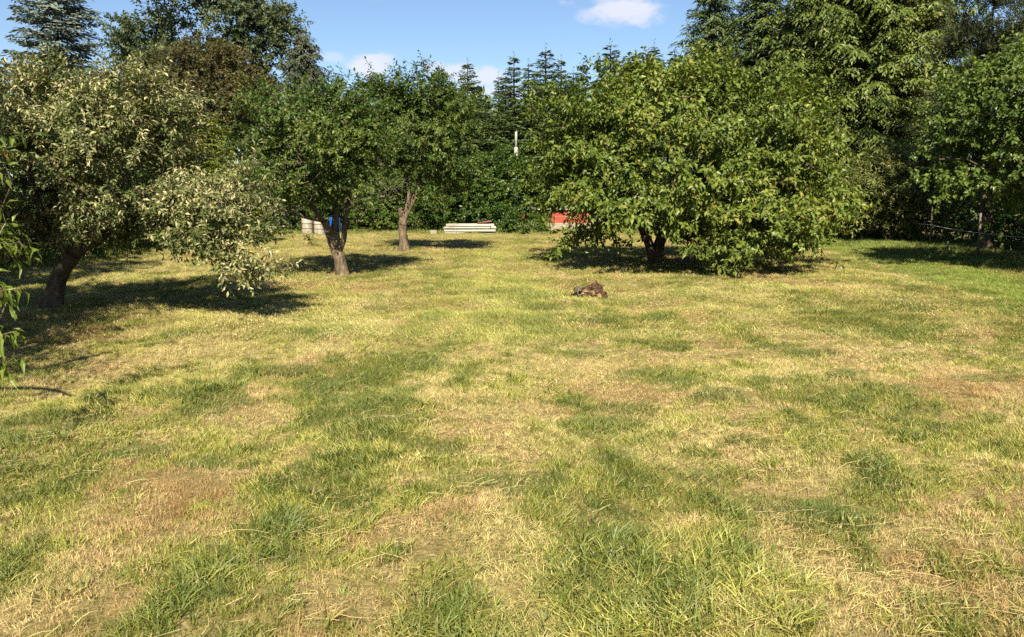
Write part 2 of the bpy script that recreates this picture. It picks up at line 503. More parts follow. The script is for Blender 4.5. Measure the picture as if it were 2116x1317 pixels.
def broad_tree(name, label, cat, base, limbs, lobes, mat, bark, seed, clumps=160, tips=1400, per=14, ln=.14, wd=.07, clump_r=.35, quad=False,
               fold=.18, droop=.22, group=None, sides=10, rough=.12, shell=.55, twig=.0035, minr=0, spread=.28, ldroop=.25, jitter=.5, single=0, bark_rough=True, extra_tips=None, outw=.5, rmax=.1, along=.45):
    rng = np.random.default_rng(seed)
    base = np.asarray(base, float)
    root = thing(name, label, cat, base, group)
    limbs = [curve_pts(l) for l in limbs]
    mb = MB()
    for k, l in enumerate(limbs):
        sweep(mb, l[:, :3] - base, l[:, 3], sides, rough, seed + k, flare=.5 if k == 0 else 0)
    obj('trunk', mb.mesh('trunk', bark, True), root)
    center = np.mean([l[0] for l in lobes], 0)
    cl = sample_lobes(rng, lobes, clumps, shell)
    cl = cl[cl[:, 2] > .25]
    k = rng.integers(0, len(cl), tips)
    tp = cl[k] + rng.normal(size=(tips, 3)) * clump_r * np.array([1, 1, .62]) * (.6 + .8 * rng.random((tips, 1)))
    tp[:, 2] = np.maximum(tp[:, 2], .2)
    if extra_tips is not None: tp = np.concatenate([tp, extra_tips])
    A, par, n0, tip = grow(base, limbs, [cl, tp], rng)
    bm = branch_mesh('branches', A - base, par, n0, bark, twig=twig, minr=minr, rmax=rmax)
    if bm: obj('branches', bm, root)['kind'] = 'stuff'
    P, D, Nn, l_, w_, tone = twig_leaves(rng, A, par, tip, center, per, ln, wd, spread, ldroop, jitter=jitter, outw=outw, along=along)
    keep = np.ones(len(P), bool)
    if single:
        pick = single_leaves(root, base, P, D, Nn, l_, w_, tone, mat, single, fold, droop)
        keep[pick] = False
    V, F, m = leaf_arrays(P[keep] - base, D[keep], Nn[keep], l_[keep], w_[keep], fold, droop, quad)
    o = obj('crown', mesh_np('crown', V, F, mat, attrs={'rnd': np.repeat(tone[keep], m)}), root)
    o['kind'] = 'stuff'
    return root

def conifer_arrays(rng, h, r, z0=.6, whorl=.32, per=6, spray=.3, droop=.25, twig_l=.5, tw=.07, hang=.3, shape=.9, twigs=9, nl=7, lift=.0, ragged=.25, zdense=99):
    """trunk axis at the origin: whorls of drooping branches carrying flat sprays of needle tufts"""
    P = []; D = []; N = []; Ln = []; bran = []
    z = z0
    while z < h * .985:
        f = 1 - (z - z0) / (h - z0)
        L0 = r * (f ** shape) * (1 if f < .9 else .92)
        k = max(3, int(per * (.6 + .5 * f)))
        a0 = rng.random() * 6.28
        for b in range(k):
            a = a0 + b * 6.283 / k + rng.normal() * .2
            Lb = max(.12, L0 * (1 - ragged + 2 * ragged * rng.random()))
            zz = z + rng.normal() * whorl * .25
            dx = np.array([math.cos(a), math.sin(a), 0]); tx = np.array([-math.sin(a), math.cos(a), 0])
            m = max(2, int(twigs * (Lb / r) ** .7 + 1))
            t = (np.arange(m) + .7) / m
            dr = droop * (.4 + .6 * f)
            pts = dx * (Lb * t)[:, None] + np.array([0, 0, 1.0]) * (zz + Lb * (lift + .35 * (1 - f)) * t - dr * Lb * t ** 1.6 + .10 * Lb * np.maximum(t - .75, 0))[:, None]
            bran.append((np.array([0, 0, zz]), pts))
            for q in range(m):
                tl = min(twig_l, Lb * .55) * (1.15 - .55 * t[q]) * (.75 + .5 * rng.random())
                for sd in (-1, 1, 0) if q == m - 1 else (-1, 1):
                    d = norm(dx * (.55 + .3 * rng.random()) + tx * sd * (.75 + .25 * rng.random()) + np.array([0, 0, -hang * (.5 + rng.random()) + (.12 if f < .3 else 0)]))
                    nn = max(2, int(nl * tl / twig_l + .5))
                    s = (np.arange(nn) + .3) / nn
                    sp = pts[q] + d * (tl * s)[:, None] + np.array([0, 0, -hang * .35 * tl]) * (s ** 2)[:, None]
                    side = norm(np.cross(d, [0, 0, 1.0]) + 1e-6)
                    sg = np.where(np.arange(nn) % 2 == 0, 1.0, -1.0)[:, None]
                    sg[-1] = 0
                    dd = norm(d + side * sg * .8 + rng.normal(size=(nn, 3)) * .18 + np.array([0, 0, -hang * .3]))
                    P.append(sp); D.append(dd); N.append(norm(np.array([0, 0, 1.0]) + dx * .35 + rng.normal(size=(nn, 3)) * .45))
                    Ln.append(np.full(nn, spray) * (.7 + .6 * rng.random(nn)) * (1.1 - .3 * s))
        z += whorl * (.55 + .6 * f) * (.8 + .4 * rng.random()) * (1 if z < zdense else 2.4)
    # leader
    m = 10
    P.append(np.stack([np.zeros(m), np.zeros(m), np.linspace(h * .965, h * 1.03, m)], 1)); a = np.arange(m) * 2.4
    D.append(norm(np.stack([np.cos(a), np.sin(a), np.full(m, 1.1)], 1))); N.append(norm(np.stack([-np.cos(a), -np.sin(a), np.full(m, .4)], 1))); Ln.append(np.full(m, spray * .6))
    P = np.concatenate(P); D = np.concatenate(D); N = np.concatenate(N); Ln = np.concatenate(Ln)
    return P, D, N, Ln, np.full(len(P), 1.0) * tw * (Ln / spray), bran

def conifer(name, label, loc, h, r, mat, seed, bark=BARK_DARK, group=None, lean=0.0, cat='tree', quad=True, tr=None, **kw):
    rng = np.random.default_rng(seed)
    root = thing(name, label, cat, loc, group)
    P, D, N, ln, wd, bran = conifer_arrays(rng, h, r, **kw)
    mb = MB()
    tr = tr or h * .014 + .03
    zz = np.linspace(-.1, h, 14)
    sweep(mb, np.stack([zz * 0, zz * 0, zz], 1), tr * (1.02 - zz / h * .93), 8, .05, seed)
    obj('trunk', mb.mesh('trunk', bark, True), root)
    bm = MB()
    for s, pts in bran:
        q = np.concatenate([s[None], pts[::max(1, len(pts) // 4)], pts[-1:]])
        sweep(bm, q, np.linspace(min(.022, .006 + tr * .06), .003, len(q)), 3, 0, 0, False)
    obj('branches', bm.mesh('branches', BARK_TWIG), root)['kind'] = 'stuff'
    V, F, m = leaf_arrays(P, D, N, ln, wd, .1, .12, quad)
    tone = np.clip(.5 + rng.normal(size=len(P)) * .2, 0, 1)
    o = obj('crown', mesh_np('crown', V, F, mat, attrs={'rnd': np.repeat(tone, m)}), root)
    o['kind'] = 'stuff'
    return root

def copy_tree(src, loc, rz, sc, label, group=None):
    o = src.copy(); COL.objects.link(o)
    o.location = loc; o.rotation_euler = (0, 0, rz); o.scale = sc
    o['label'] = label
    if group: o['group'] = group
    for ch in src.children:
        c = ch.copy(); COL.objects.link(c); c.parent = o
    return o
# ------------------------------------------------------------------ the lawn
def build_ground():
    xs = np.concatenate([[-600, -300, -150, -80, -50], np.arange(-30, 30.01, .3), [50, 80, 150, 300, 600]])
    ys = np.concatenate([[-300, -100, -40, -15], np.arange(-6, 52.01, .3), [70, 110, 200, 400, 900]])
    X, Y = np.meshgrid(xs, ys)
    V = np.stack([X.ravel(), Y.ravel(), ground_z(X, Y).ravel()], 1)
    nx, ny = len(xs), len(ys)
    i, j = np.meshgrid(np.arange(nx - 1), np.arange(ny - 1)); a = (j * nx + i).ravel()
    F = np.stack([a, a + 1, a + nx + 1, a + nx], 1)
    m, N, L = new_mat('thatch_and_soil')
    out = N.new('ShaderNodeOutputMaterial'); p = N.new('ShaderNodeBsdfPrincipled'); p.inputs['Roughness'].default_value = .95
    p.inputs['Specular IOR Level'].default_value = .1
    geo = N.new('ShaderNodeNewGeometry')
    n1 = N.new('ShaderNodeTexNoise'); n1.inputs['Scale'].default_value = 9; n1.inputs['Detail'].default_value = 9; n1.inputs['Roughness'].default_value = .7
    L.new(geo.outputs['Position'], n1.inputs['Vector'])
    r = ramp(N, [(.3, (.06, .065, .02)), (.46, (.14, .115, .045)), (.60, (.22, .175, .08)), (.75, (.10, .09, .03))])
    L.new(n1.outputs[0], r.inputs[0]); L.new(r.outputs[0], p.inputs['Base Color'])
    n2 = N.new('ShaderNodeTexNoise'); n2.inputs['Scale'].default_value = 35; n2.inputs['Detail'].default_value = 5
    L.new(geo.outputs['Position'], n2.inputs['Vector'])
    b = N.new('ShaderNodeBump'); b.inputs['Strength'].default_value = .8; b.inputs['Distance'].default_value = .03
    L.new(n2.outputs[0], b.inputs['Height']); L.new(b.outputs[0], p.inputs['Normal']); L.new(p.outputs[0], out.inputs[0])
    o = obj('ground', mesh_np('ground', V, F, m, True)); o['kind'] = 'structure'
build_ground()

def lawn_tone(x, y):
    """how green (g) and how scorched (s) the mown grass is at a place"""
    n1 = fbm(x * .4, y * .4, 31, 3); n2 = fbm(x * 1.9, y * 1.35, 41, 3); n3 = fbm(x * 5.5, y * 5.5, 51, 2); n4 = fbm(x * 13, y * 13, 57, 2)
    xx = x * (1 - .012 * y) + .004 * y * y * np.sign(x)
    n5 = fbm(xx * 2.3, y * .33, 59, 3)                      # mower lines run down the garden
    g = .42 + .55 * (n1 - .5) + 1.45 * (n2 - .5) + 1.25 * (n3 - .5) + .8 * (n4 - .5) + 1.35 * (n5 - .5)
    for xc, w, amt in ((-1.45, .45, .26), (.40, .42, .34), (-.5, 1.2, .08)):
        g = g + amt * np.exp(-((x - xc - .12 * np.sin(y * .25)) / w) ** 2) * smooth(46, 34, y) * smooth(2, 4.5, y)
    strip = np.exp(-((x - (10.6 + (y - 15) * .17)) / 1.3) ** 2) * smooth(9, 14, y)
    g = g + .85 * strip
    g = g + .22 * smooth(12, 15, x) + .15 * smooth(-11, -13, x)
    g = g - .16 * np.exp(-(((x + 4.6) / 1.9) ** 2 + ((y - 9.6) / 2.2) ** 2)) - .16 * np.exp(-(((x - 2.2) / 1.6) ** 2 + ((y - 10) / 1.8) ** 2))
    g = g - .12 * smooth(24, 34, y) * smooth(2, -2, x)
    g = g + smooth(5.2, 3.8, y) * (.22 * np.exp(-((x - .3) / .7) ** 2) - .12)
    s = .42 + 1.5 * (fbm(x * .8 + 40, y * .8, 61, 3) - .5) + .9 * (fbm(x * 2.5, y * 2.5, 71, 2) - .5)
    return g, s

def build_grass():
    rng = np.random.default_rng(7)
    # one tuft of each kind: upright mown blades, long blades, flattened dry blades, coarse far blades
    tufts = bpy.data.collections.new('grass_tufts')
    def tuft(name, nb, rad, h0, h1, w, lean, seg, seed):
        g = np.random.default_rng(seed)
        V = []; F3 = []; F4 = []; rn = []; hh = []
        for b in range(nb):
            a = g.random() * 6.283; rr = rad * math.sqrt(g.random())
            p = np.array([rr * math.cos(a), rr * math.sin(a), -.012])
            h = h0 + (h1 - h0) * g.random() ** 1.3
            la = a + g.normal() * 1.2; ll = lean * (.3 + g.random()) * h
            ld = np.array([math.cos(la), math.sin(la), 0]); ya = g.random() * 6.283
            wv = np.array([math.cos(ya), math.sin(ya), 0]) * w * (.6 + .7 * g.random()) * .5
            n0 = len(V); r_ = g.random()
            for s in range(seg):
                t = s / seg
                c = p + np.array([0, 0, h * (t - .25 * lean * t * t)]) + ld * ll * t * t
                V += [c - wv * (1 - .55 * t), c + wv * (1 - .55 * t)]; rn += [r_, r_]; hh += [t, t]
            V.append(p + np.array([0, 0, h * (1 - .25 * lean)]) + ld * ll); rn.append(r_); hh.append(1)
            for s in range(seg - 1):
                F4.append((n0 + 2 * s, n0 + 2 * s + 1, n0 + 2 * s + 3, n0 + 2 * s + 2))
            F3.append((n0 + 2 * seg - 2, n0 + 2 * seg - 1, n0 + 2 * seg))
        me = mesh_np(name, np.array(V), [np.array(F4), np.array(F3)] if F4 else np.array(F3), None, False, {'rnd': np.array(rn), 'height': np.array(hh)})
        return me
    m, N, L = new_mat('grass_blade')
    out = N.new('ShaderNodeOutputMaterial')
    ti = N.new('ShaderNodeAttribute'); ti.attribute_name = 'tint'; ti.attribute_type = 'INSTANCER'
    rn = N.new('ShaderNodeAttribute'); rn.attribute_name = 'rnd'
    rp = ramp(N, [(0, (.50, .60, .5)), (.5, (1, 1, 1)), (.85, (1.15, 1.1, 1.0)), (1, (1.4, 1.3, 1.2))])
    L.new(rn.outputs['Fac'], rp.inputs[0])
    mu0 = N.new('ShaderNodeMix'); mu0.data_type = 'RGBA'; mu0.blend_type = 'MULTIPLY'; mu0.inputs['Factor'].default_value = 1
    L.new(ti.outputs['Color'], mu0.inputs['A']); L.new(rp.outputs[0], mu0.inputs['B'])
    # dead blades among the green ones, and green ones among the dead
    def blend(prev, lo, hi, amt, col):
        mr = N.new('ShaderNodeMapRange'); mr.inputs['From Min'].default_value = lo; mr.inputs['From Max'].default_value = hi; mr.inputs['To Max'].default_value = amt
        L.new(rn.outputs['Fac'], mr.inputs['Value'])
        q = N.new('ShaderNodeMix'); q.data_type = 'RGBA'; L.new(mr.outputs[0], q.inputs['Factor']); L.new(prev, q.inputs['A']); q.inputs['B'].default_value = (*col, 1)
        return q.outputs['Result']
    c1 = blend(mu0.outputs['Result'], .80, .88, .45, (.46, .38, .16))
    c2 = blend(c1, .26, .16, .35, (.11, .14, .026))
    mu = N.new('ShaderNodeMix'); mu.data_type = 'RGBA'; mu.inputs['Factor'].default_value = 0; L.new(c2, mu.inputs['A'])
    p = N.new('ShaderNodeBsdfPrincipled'); p.inputs['Roughness'].default_value = .5; p.inputs['Specular IOR Level'].default_value = .35
    L.new(mu.outputs['Result'], p.inputs['Base Color'])
    t = N.new('ShaderNodeBsdfTranslucent'); L.new(mu.outputs['Result'], t.inputs['Color'])
    mx = N.new('ShaderNodeMixShader'); mx.inputs[0].default_value = .2
    L.new(p.outputs[0], mx.inputs[1]); L.new(t.outputs[0], mx.inputs[2]); L.new(mx.outputs[0], out.inputs[0])
    kinds = [('tuft_a', 30, .075, .025, .062, 0.0048, .5, 2, 1), ('tuft_b', 28, .075, .022, .065, 0.0050, .8, 2, 2), ('tuft_c', 30, .08, .022, .055, 0.0044, 1.1, 2, 3),
             ('tuft_d', 24, .07, .05, .12, 0.0056, .7, 3, 4), ('tuft_e', 22, .07, .04, .13, 0.0056, 1.2, 3, 5),
             ('tuft_f', 36, .085, .018, .045, .0036, 1.7, 2, 6), ('tuft_g', 34, .085, .018, .045, .0034, 2.4, 2, 8),
             ('tuft_h', 36, .12, .03, .07, .0082, .7, 1, 9), ('tuft_i', 36, .12, .03, .07, .0085, 1.2, 1, 10), ('tuft_j', 36, .12, .02, .05, .008, 2.2, 1, 11), ('tuft_k', 8, .02, .02, .045, .024, 1.9, 3, 12)]
    for k in kinds:
        me = tuft(*k); me.materials.append(m)
        tufts.objects.link(bpy.data.objects.new(k[0], me))
    # where the tufts stand
    XS = []
    def scatter(y0, y1, dens, x_at=.70, pad=2.2, lim=30):
        n = int(dens * (y1 - y0) * 2 * min(lim, x_at * y1 + pad))
        y = y0 + (y1 - y0) * rng.random(n); x = (rng.random(n) * 2 - 1) * min(lim, x_at * y1 + pad)
        ok = np.abs(x) < x_at * y + pad
        XS.append(np.stack([x[ok], y[ok]], 1))
    scatter(2.2, 4.2, 760); scatter(4.2, 6, 720); scatter(6, 9, 600); scatter(9, 13, 400); scatter(13, 20, 230); scatter(20, 30, 100, lim=17); scatter(30, 47, 62, lim=20)
    P = np.concatenate(XS); x, y = P[:, 0], P[:, 1]; n = len(x)
    g, s = lawn_tone(x, y)
    straw = np.array([.48, .42, .175]); tan = np.array([.48, .35, .175]); green = np.array([.190, .210, .038]); lush = np.array([.110, .145, .026]); lime = np.array([.29, .30, .060]); rust = np.array([.25, .145, .055])
    gg = smooth(.26, .68, g + rng.normal(size=n) * .15)[:, None]
    dry = straw + (tan - straw) * smooth(.35, .60, s + rng.normal(size=n) * .12)[:, None]
    dry = dry + (rust - dry) * (.6 * smooth(.70, .9, s) + .5 * np.exp(-(((x + 2.2) / .5) ** 2 + ((y - 4.5) / .35) ** 2)) * (s > .3))[:, None]
    lm = fbm(x * .9, y * .9, 81, 2)
    fresh = green + (lime - green) * smooth(.45, .62, lm)[:, None]
    fresh = fresh + (lush - fresh) * smooth(.72, .98, g)[:, None]
    strip = np.exp(-((x - (10.6 + (y - 15) * .17)) / 1.3) ** 2) * smooth(9, 14, y)
    fresh = fresh + (np.array([.15, .225, .028]) - fresh) * (.95 * strip)[:, None]
    tint = dry + (fresh - dry) * gg
    path = np.exp(-((x + .45) / .9) ** 2) * smooth(8, 13, y) * smooth(42, 34, y)
    tint = tint + (np.array([.34, .36, .085]) - tint) * (.5 * path)[:, None]
    tint = tint * (.72 + .5 * rng.random((n, 1)))
    far = y > 10.5
    hum = fbm(x * 2.6, y * 2.6, 91, 3)
    gv = gg[:, 0]
    idx = np.where(far, np.where(gv > .25, 7 + rng.integers(0, 2, n), np.where(rng.random(n) < .5, 9, 7)),
                   np.where(gv > .9, np.where(rng.random(n) < .3, 3, rng.integers(0, 3, n)), np.where(gv > .35, rng.integers(0, 3, n), np.where(rng.random(n) < .38, rng.integers(5, 7, n), rng.integers(0, 3, n)))))
    longgrass = (y < 4.6) & (rng.random(n) < (.25 + .5 * np.exp(-((x - .3) / .8) ** 2)) * smooth(4.3, 3.3, y) * (gv > .3) * (hum > .45))
    idx = np.where(longgrass, 3 + rng.integers(0, 2, n), idx)
    sc = (.72 + .18 * gv) * (.75 + .5 * rng.random(n)) * (.5 + 1.0 * hum)
    sc = np.where(far, sc * 1.2, sc)
    sc = sc * (1 + .35 * longgrass)
    weed = (~far) & (rng.random(n) < .012) & (gv > .2)
    idx[weed] = 10; tint[weed] = np.array([.10, .16, .028]) * (.8 + .4 * rng.random((weed.sum(), 1))); sc[weed] = .45 + .5 * rng.random(weed.sum())
    # scattered taller dark clumps that the mower missed
    spots = [on_ground(u, v)[:2] for u, v in ((1390, 715), (1410, 800), (1310, 778), (1745, 788), (1540, 930), (590, 776), (1600, 722), (1650, 652), (1880, 745), (1950, 690), (1300, 850), (1480, 830), (640, 700), (780, 640), (1130, 640), (1250, 668), (1840, 640), (2040, 800), (880, 760), (420, 850), (300, 930))]
    spots += [np.array([(rng.random() * 2 - 1) * .62 * yy, yy]) for yy in 4.5 + 19 * rng.random(36) ** 1.2]
    wob = .55 + .9 * fbm(x * 9, y * 9, 121, 2)
    for k, (xx, yy) in enumerate(spots):
        rr = (.10 + .10 * rng.random() + .006 * yy) * wob
        q = ((x - xx) / 1.35) ** 2 + (y - yy) ** 2 < rr * rr
        sc[q] *= 1.15 + .45 * rng.random()
        f = .55 + .4 * rng.random((q.sum(), 1))
        tint[q] = tint[q] * (1 - f) + np.array([.085, .12, .024]) * f
        idx[q & ~far] = 1; idx[q & far] = 7
    edge = smooth(40.5, 42.5, y + .5 * fbm(x, y, 3, 2)) + smooth(12.8, 14, np.abs(x)) * (y > 14)
    sc = sc * (1 + 1.6 * np.clip(edge, 0, 1)); 
    tint = tint + (np.array([.12, .17, .028]) - tint) * np.clip(edge, 0, .85)[:, None]
    logs = np.hypot(x - on_ground(1215, 613)[0], (y - on_ground(1215, 613)[1])) < .5
    sc = np.where(logs, sc * .45, sc)
    flow = fbm(x * .5, y * .5, 101, 2) * 12.6
    rot = np.zeros((n, 3))
    rot[:, 0] = (.15 + .25 * (1 - gv)) * (.5 + rng.random(n)) + .25 * (fbm(x * 2, y * 2, 103, 2) - .3)
    rot[:, 2] = flow + rng.normal(size=n) * .8
    V = np.stack([x, y, ground_z(x, y)], 1)
    me = bpy.data.meshes.new('grass')
    me.vertices.add(n); me.vertices.foreach_set('co', V.astype(np.float32).ravel())
    def put(name, typ, key, a):
        q = me.attributes.new(name, typ, 'POINT'); q.data.foreach_set(key, np.ascontiguousarray(a).ravel())
    put('turn', 'FLOAT_VECTOR', 'vector', rot.astype(np.float32)); put('size', 'FLOAT', 'value', sc.astype(np.float32))
    put('which', 'INT', 'value', idx.astype(np.int32)); put('tint', 'FLOAT_VECTOR', 'vector', tint.astype(np.float32))
    o = obj('grass', me); tag(o, kind='stuff')
    o['label'] = 'mown lawn grass, patches of green, straw and tan'
    ng = bpy.data.node_groups.new('grass_scatter', 'GeometryNodeTree')
    ng.interface.new_socket('Geometry', in_out='INPUT', socket_type='NodeSocketGeometry')
    ng.interface.new_socket('Geometry', in_out='OUTPUT', socket_type='NodeSocketGeometry')
    gi = ng.nodes.new('NodeGroupInput'); go = ng.nodes.new('NodeGroupOutput')
    iop = ng.nodes.new('GeometryNodeInstanceOnPoints'); ci = ng.nodes.new('GeometryNodeCollectionInfo')
    ci.inputs['Collection'].default_value = tufts; ci.inputs['Separate Children'].default_value = True; ci.inputs['Reset Children'].default_value = True
    def named(nm, typ):
        q = ng.nodes.new('GeometryNodeInputNamedAttribute'); q.data_type = typ; q.inputs['Name'].default_value = nm
        return q.outputs[0]
    er = ng.nodes.new('FunctionNodeEulerToRotation')
    ng.links.new(named('turn', 'FLOAT_VECTOR'), er.inputs[0])
    ng.links.new(gi.outputs[0], iop.inputs['Points']); ng.links.new(ci.outputs[0], iop.inputs['Instance'])
    iop.inputs['Pick Instance'].default_value = True
    ng.links.new(named('which', 'INT'), iop.inputs['Instance Index']); ng.links.new(er.outputs[0], iop.inputs['Rotation']); ng.links.new(named('size', 'FLOAT'), iop.inputs['Scale'])
    ng.links.new(iop.outputs[0], go.inputs[0])
    md = o.modifiers.new('scatter', 'NODES'); md.node_group = ng
    print('grass tufts', n)
build_grass()

def build_straw():
    """cut stalks lying loose on the lawn"""
    rng = np.random.default_rng(12)
    n = 26000
    y = 2.6 + 13 * rng.random(n) ** 1.5; x = (rng.random(n) * 2 - 1) * (.68 * y + .3)
    dens = smooth(.42, .66, fbm(x * 1.1, y * 1.1, 111, 3)) + .8 * np.exp(-(((x - 1.9) / .9) ** 2 + ((y - 3.8) / .8) ** 2)) + .10
    ok = rng.random(n) < dens; x = x[ok]; y = y[ok]; n = len(x)
    ln = .04 + .13 * rng.random(n) ** 2.2; ln[rng.random(n) < .02] = .32
    a = rng.random(n) * math.pi + .6 * np.sin(x * 2)
    d = np.stack([np.cos(a), np.sin(a), rng.normal(size=n) * .10], 1); sd = np.stack([-np.sin(a), np.cos(a), np.zeros(n)], 1)
    w = .0007 + .0008 * rng.random(n) + .00010 * y; bow = rng.normal(size=n) * .10
    c = np.stack([x, y, ground_z(x, y) + .025 + .035 * rng.random(n)], 1)
    V = []
    for t in (-.5, -.17, .17, .5):
        q = c + d * (ln * t)[:, None] + sd * (bow * ln * (t * t * 4 - .5))[:, None] + np.array([0, 0, 1.0]) * (-.02 * abs(t) * 2 * rng.random(n))[:, None]
        V += [q - sd * w[:, None], q + sd * w[:, None] + np.array([0, 0, .0012])]
    V = np.stack(V, 1).reshape(-1, 3); i = np.arange(n)[:, None] * 8
    F = np.concatenate([i + [2 * k, 2 * k + 1, 2 * k + 3, 2 * k + 2] for k in range(3)])
    m = leaf_mat('straw', [(0, (.20, .15, .055)), (.5, (.36, .29, .115)), (1, (.50, .43, .21))], .5, .15, (1, 1, .8), .35, 2)
    o = obj('straw', mesh_np('straw', V, F, m, attrs={'rnd': np.repeat(np.clip(.5 + rng.normal(size=n) * .22, 0, 1), 8)}))
    tag(o, 'loose cut stalks lying over the mown lawn', kind='stuff')
build_straw()
# ------------------------------------------------------------------ trees of the garden
def pts_px(*rows):
    """control points (u, v, distance, radius)"""
    return [tuple(at(u, v, d)) + (r,) for u, v, d, r in rows]

# the big round tree on the right
b = on_ground(1352, 548); d = b[1]
broad_tree('broadleaf_tree', 'largest round dense tree sweeping almost to the lawn, behind the log pile', 'tree', b,
    [[tuple(b + [0, 0, -.15]) + (.25,), tuple(b + [0, 0, .08]) + (.21,)] + pts_px((1357, 520, d, .175), (1370, 480, d, .15), (1385, 430, d, .12), (1400, 330, d, .08), (1410, 230, d, .04)),
     pts_px((1350, 535, d, .15), (1335, 490, d - .2, .12), (1300, 430, d - .4, .09), (1230, 380, d - .6, .05), (1150, 340, d - .6, .025)),
     pts_px((1372, 475, d, .12), (1440, 420, d - .5, .08), (1550, 380, d - .8, .05), (1640, 360, d - .8, .02)),
     pts_px((1372, 475, d, .1), (1390, 420, d + .8, .07), (1380, 340, d + 1.8, .04))],
    [lobe_px(1400, 330, d, 250, 160, 4.2, .9), lobe_px(1400, 370, d - 2.2, 160, 95, 2.2, 1.0), lobe_px(1218, 300, d + .2, 105, 110, 2.6, .9), lobe_px(1205, 380, d - 1.0, 100, 62, 2.2, 1), lobe_px(1590, 370, d - .6, 145, 125, 3.2, 1.1),
     lobe_px(1530, 455, d - 2.9, 160, 58, 2.0, 1.3), lobe_px(1275, 425, d - 2.9, 105, 45, 1.4, 1.0), lobe_px(1380, 210, d + .3, 180, 72, 2.6, 1), lobe_px(1525, 245, d - .3, 130, 100, 2.6, 1), lobe_px(1115, 205, d + .6, 50, 36, 1.2, .8),
     lobe_px(1225, 195, d + .3, 60, 40, 1.2, .8), lobe_px(1450, 150, d + .4, 55, 50, 1.2, .8), lobe_px(1705, 420, d - .2, 52, 60, 1.5, .9), lobe_px(1310, 150, d + .4, 28, 36, .5, 1), lobe_px(1118, 385, d + .4, 42, 30, 1, .8), lobe_px(1236, 115, d + .4, 8, 36, .2, 1.0), lobe_px(1340, 160, d + .3, 70, 32, 1.2, .9), lobe_px(1132, 432, d + .2, 24, 14, .5, 1.5), lobe_px(1650, 240, d + .5, 65, 65, 1.4, .8),
     lobe_px(1630, 500, d - 2.8, 62, 22, .8, 1.2), lobe_px(1225, 490, d - 1.4, 70, 20, .7, 1.0), lobe_px(1490, 515, d - 3.8, 55, 18, .5, 1.6), lobe_px(1550, 518, d - 3.4, 55, 18, .6, 1.4)],
    G_WALNUT, BARK_DARK, 11, clumps=620, tips=7400, per=12, ln=.172, wd=.082, clump_r=.28, spread=.3, ldroop=.42, single=240, shell=.5, fold=.16, droop=.28, jitter=.55)

# first apple tree, forked trunk
b = on_ground(708, 566); d = b[1]
broad_tree('apple_tree', 'apple tree with low forked dark trunk in front of the two pale drums', 'tree', b,
    [[tuple(b + [0, 0, -.12]) + (.20,), tuple(b + [0, 0, .05]) + (.175,)] + pts_px((704, 545, d, .15), (699, 522, d, .16)),
     pts_px((697, 526, d, .12), (686, 498, d, .115), (676, 470, d - .1, .095), (664, 452, d - .2, .07), (640, 420, d - .3, .06), (612, 372, d - .4, .045), (585, 320, d - .4, .03), (560, 260, d - .2, .015)),
     pts_px((699, 524, d, .12), (693, 480, d + .1, .105), (694, 440, d + .1, .09), (688, 390, d + .2, .07), (670, 330, d + .2, .05), (650, 260, d + .3, .02)),
     pts_px((700, 520, d, .085), (711, 490, d - .05, .07), (712, 462, d, .062), (720, 420, d + .1, .05), (738, 350, d + .1, .035), (745, 280, d, .015)),
     pts_px((668, 456, d - .2, .05), (640, 452, d - .6, .035), (600, 440, d - .8, .02), (560, 420, d - .8, .01))],
    [lobe_px(640, 285, d - .3, 125, 95, 2.5), lobe_px(560, 335, d - .2, 62, 78, 1.4), lobe_px(590, 395, d - .4, 82, 36, 1.3), lobe_px(715, 270, d + .1, 75, 75, 1.3), lobe_px(690, 210, d + .2, 50, 45, .8), lobe_px(560, 230, d + .4, 62, 50, .9, .8),
     lobe_px(695, 172, d + .2, 14, 30, .25, .5), lobe_px(770, 320, d + .2, 48, 60, 1.2, .8), lobe_px(690, 380, d - .7, 70, 34, .8, .8)],
    G_APPLE, BARK, 21, clumps=230, tips=2700, per=13, ln=.105, wd=.055, clump_r=.26, shell=.45, single=60, sides=12, rough=.16)

# second apple tree, behind it
b = on_ground(835, 522); d = b[1]
broad_tree('apple_tree', 'apple tree with single lit trunk and cut stub, behind the forked one', 'tree', b,
    [[tuple(b + [0, 0, -.1]) + (.22,), tuple(b + [0, 0, .06]) + (.175,)] + pts_px((834, 500, d, .15), (832, 475, d, .145), (834, 452, d, .15), (842, 436, d, .13), (852, 415, d, .11), (862, 395, d + .1, .09), (872, 340, d + .2, .06), (885, 260, d + .2, .03)),
     pts_px((833, 452, d, .11), (829, 436, d - .05, .10), (827, 430, d - .05, .085)),
     pts_px((836, 448, d, .09), (842, 425, d - .1, .085), (846, 405, d - .1, .075), (838, 360, d - .2, .05), (815, 310, d - .2, .03), (800, 250, d, .015))],
    [lobe_px(855, 270, d, 105, 95, 2.0), lobe_px(790, 230, d + .2, 62, 60, 1.3), lobe_px(925, 300, d - .2, 58, 105, 1.4), lobe_px(800, 330, d - .4, 58, 58, 1.2, .7), lobe_px(940, 240, d, 42, 62, 1.2), lobe_px(870, 190, d + .2, 90, 42, 1.3), lobe_px(858, 135, d, 12, 24, .3, 3), lobe_px(905, 380, d - .2, 52, 42, 1.0), lobe_px(775, 175, d + .2, 28, 24, .6, .6)],
    G_APPLE, BARK, 22, clumps=230, tips=2600, per=13, ln=.125, wd=.066, clump_r=.3, shell=.45, quad=False, sides=12, rough=.14)

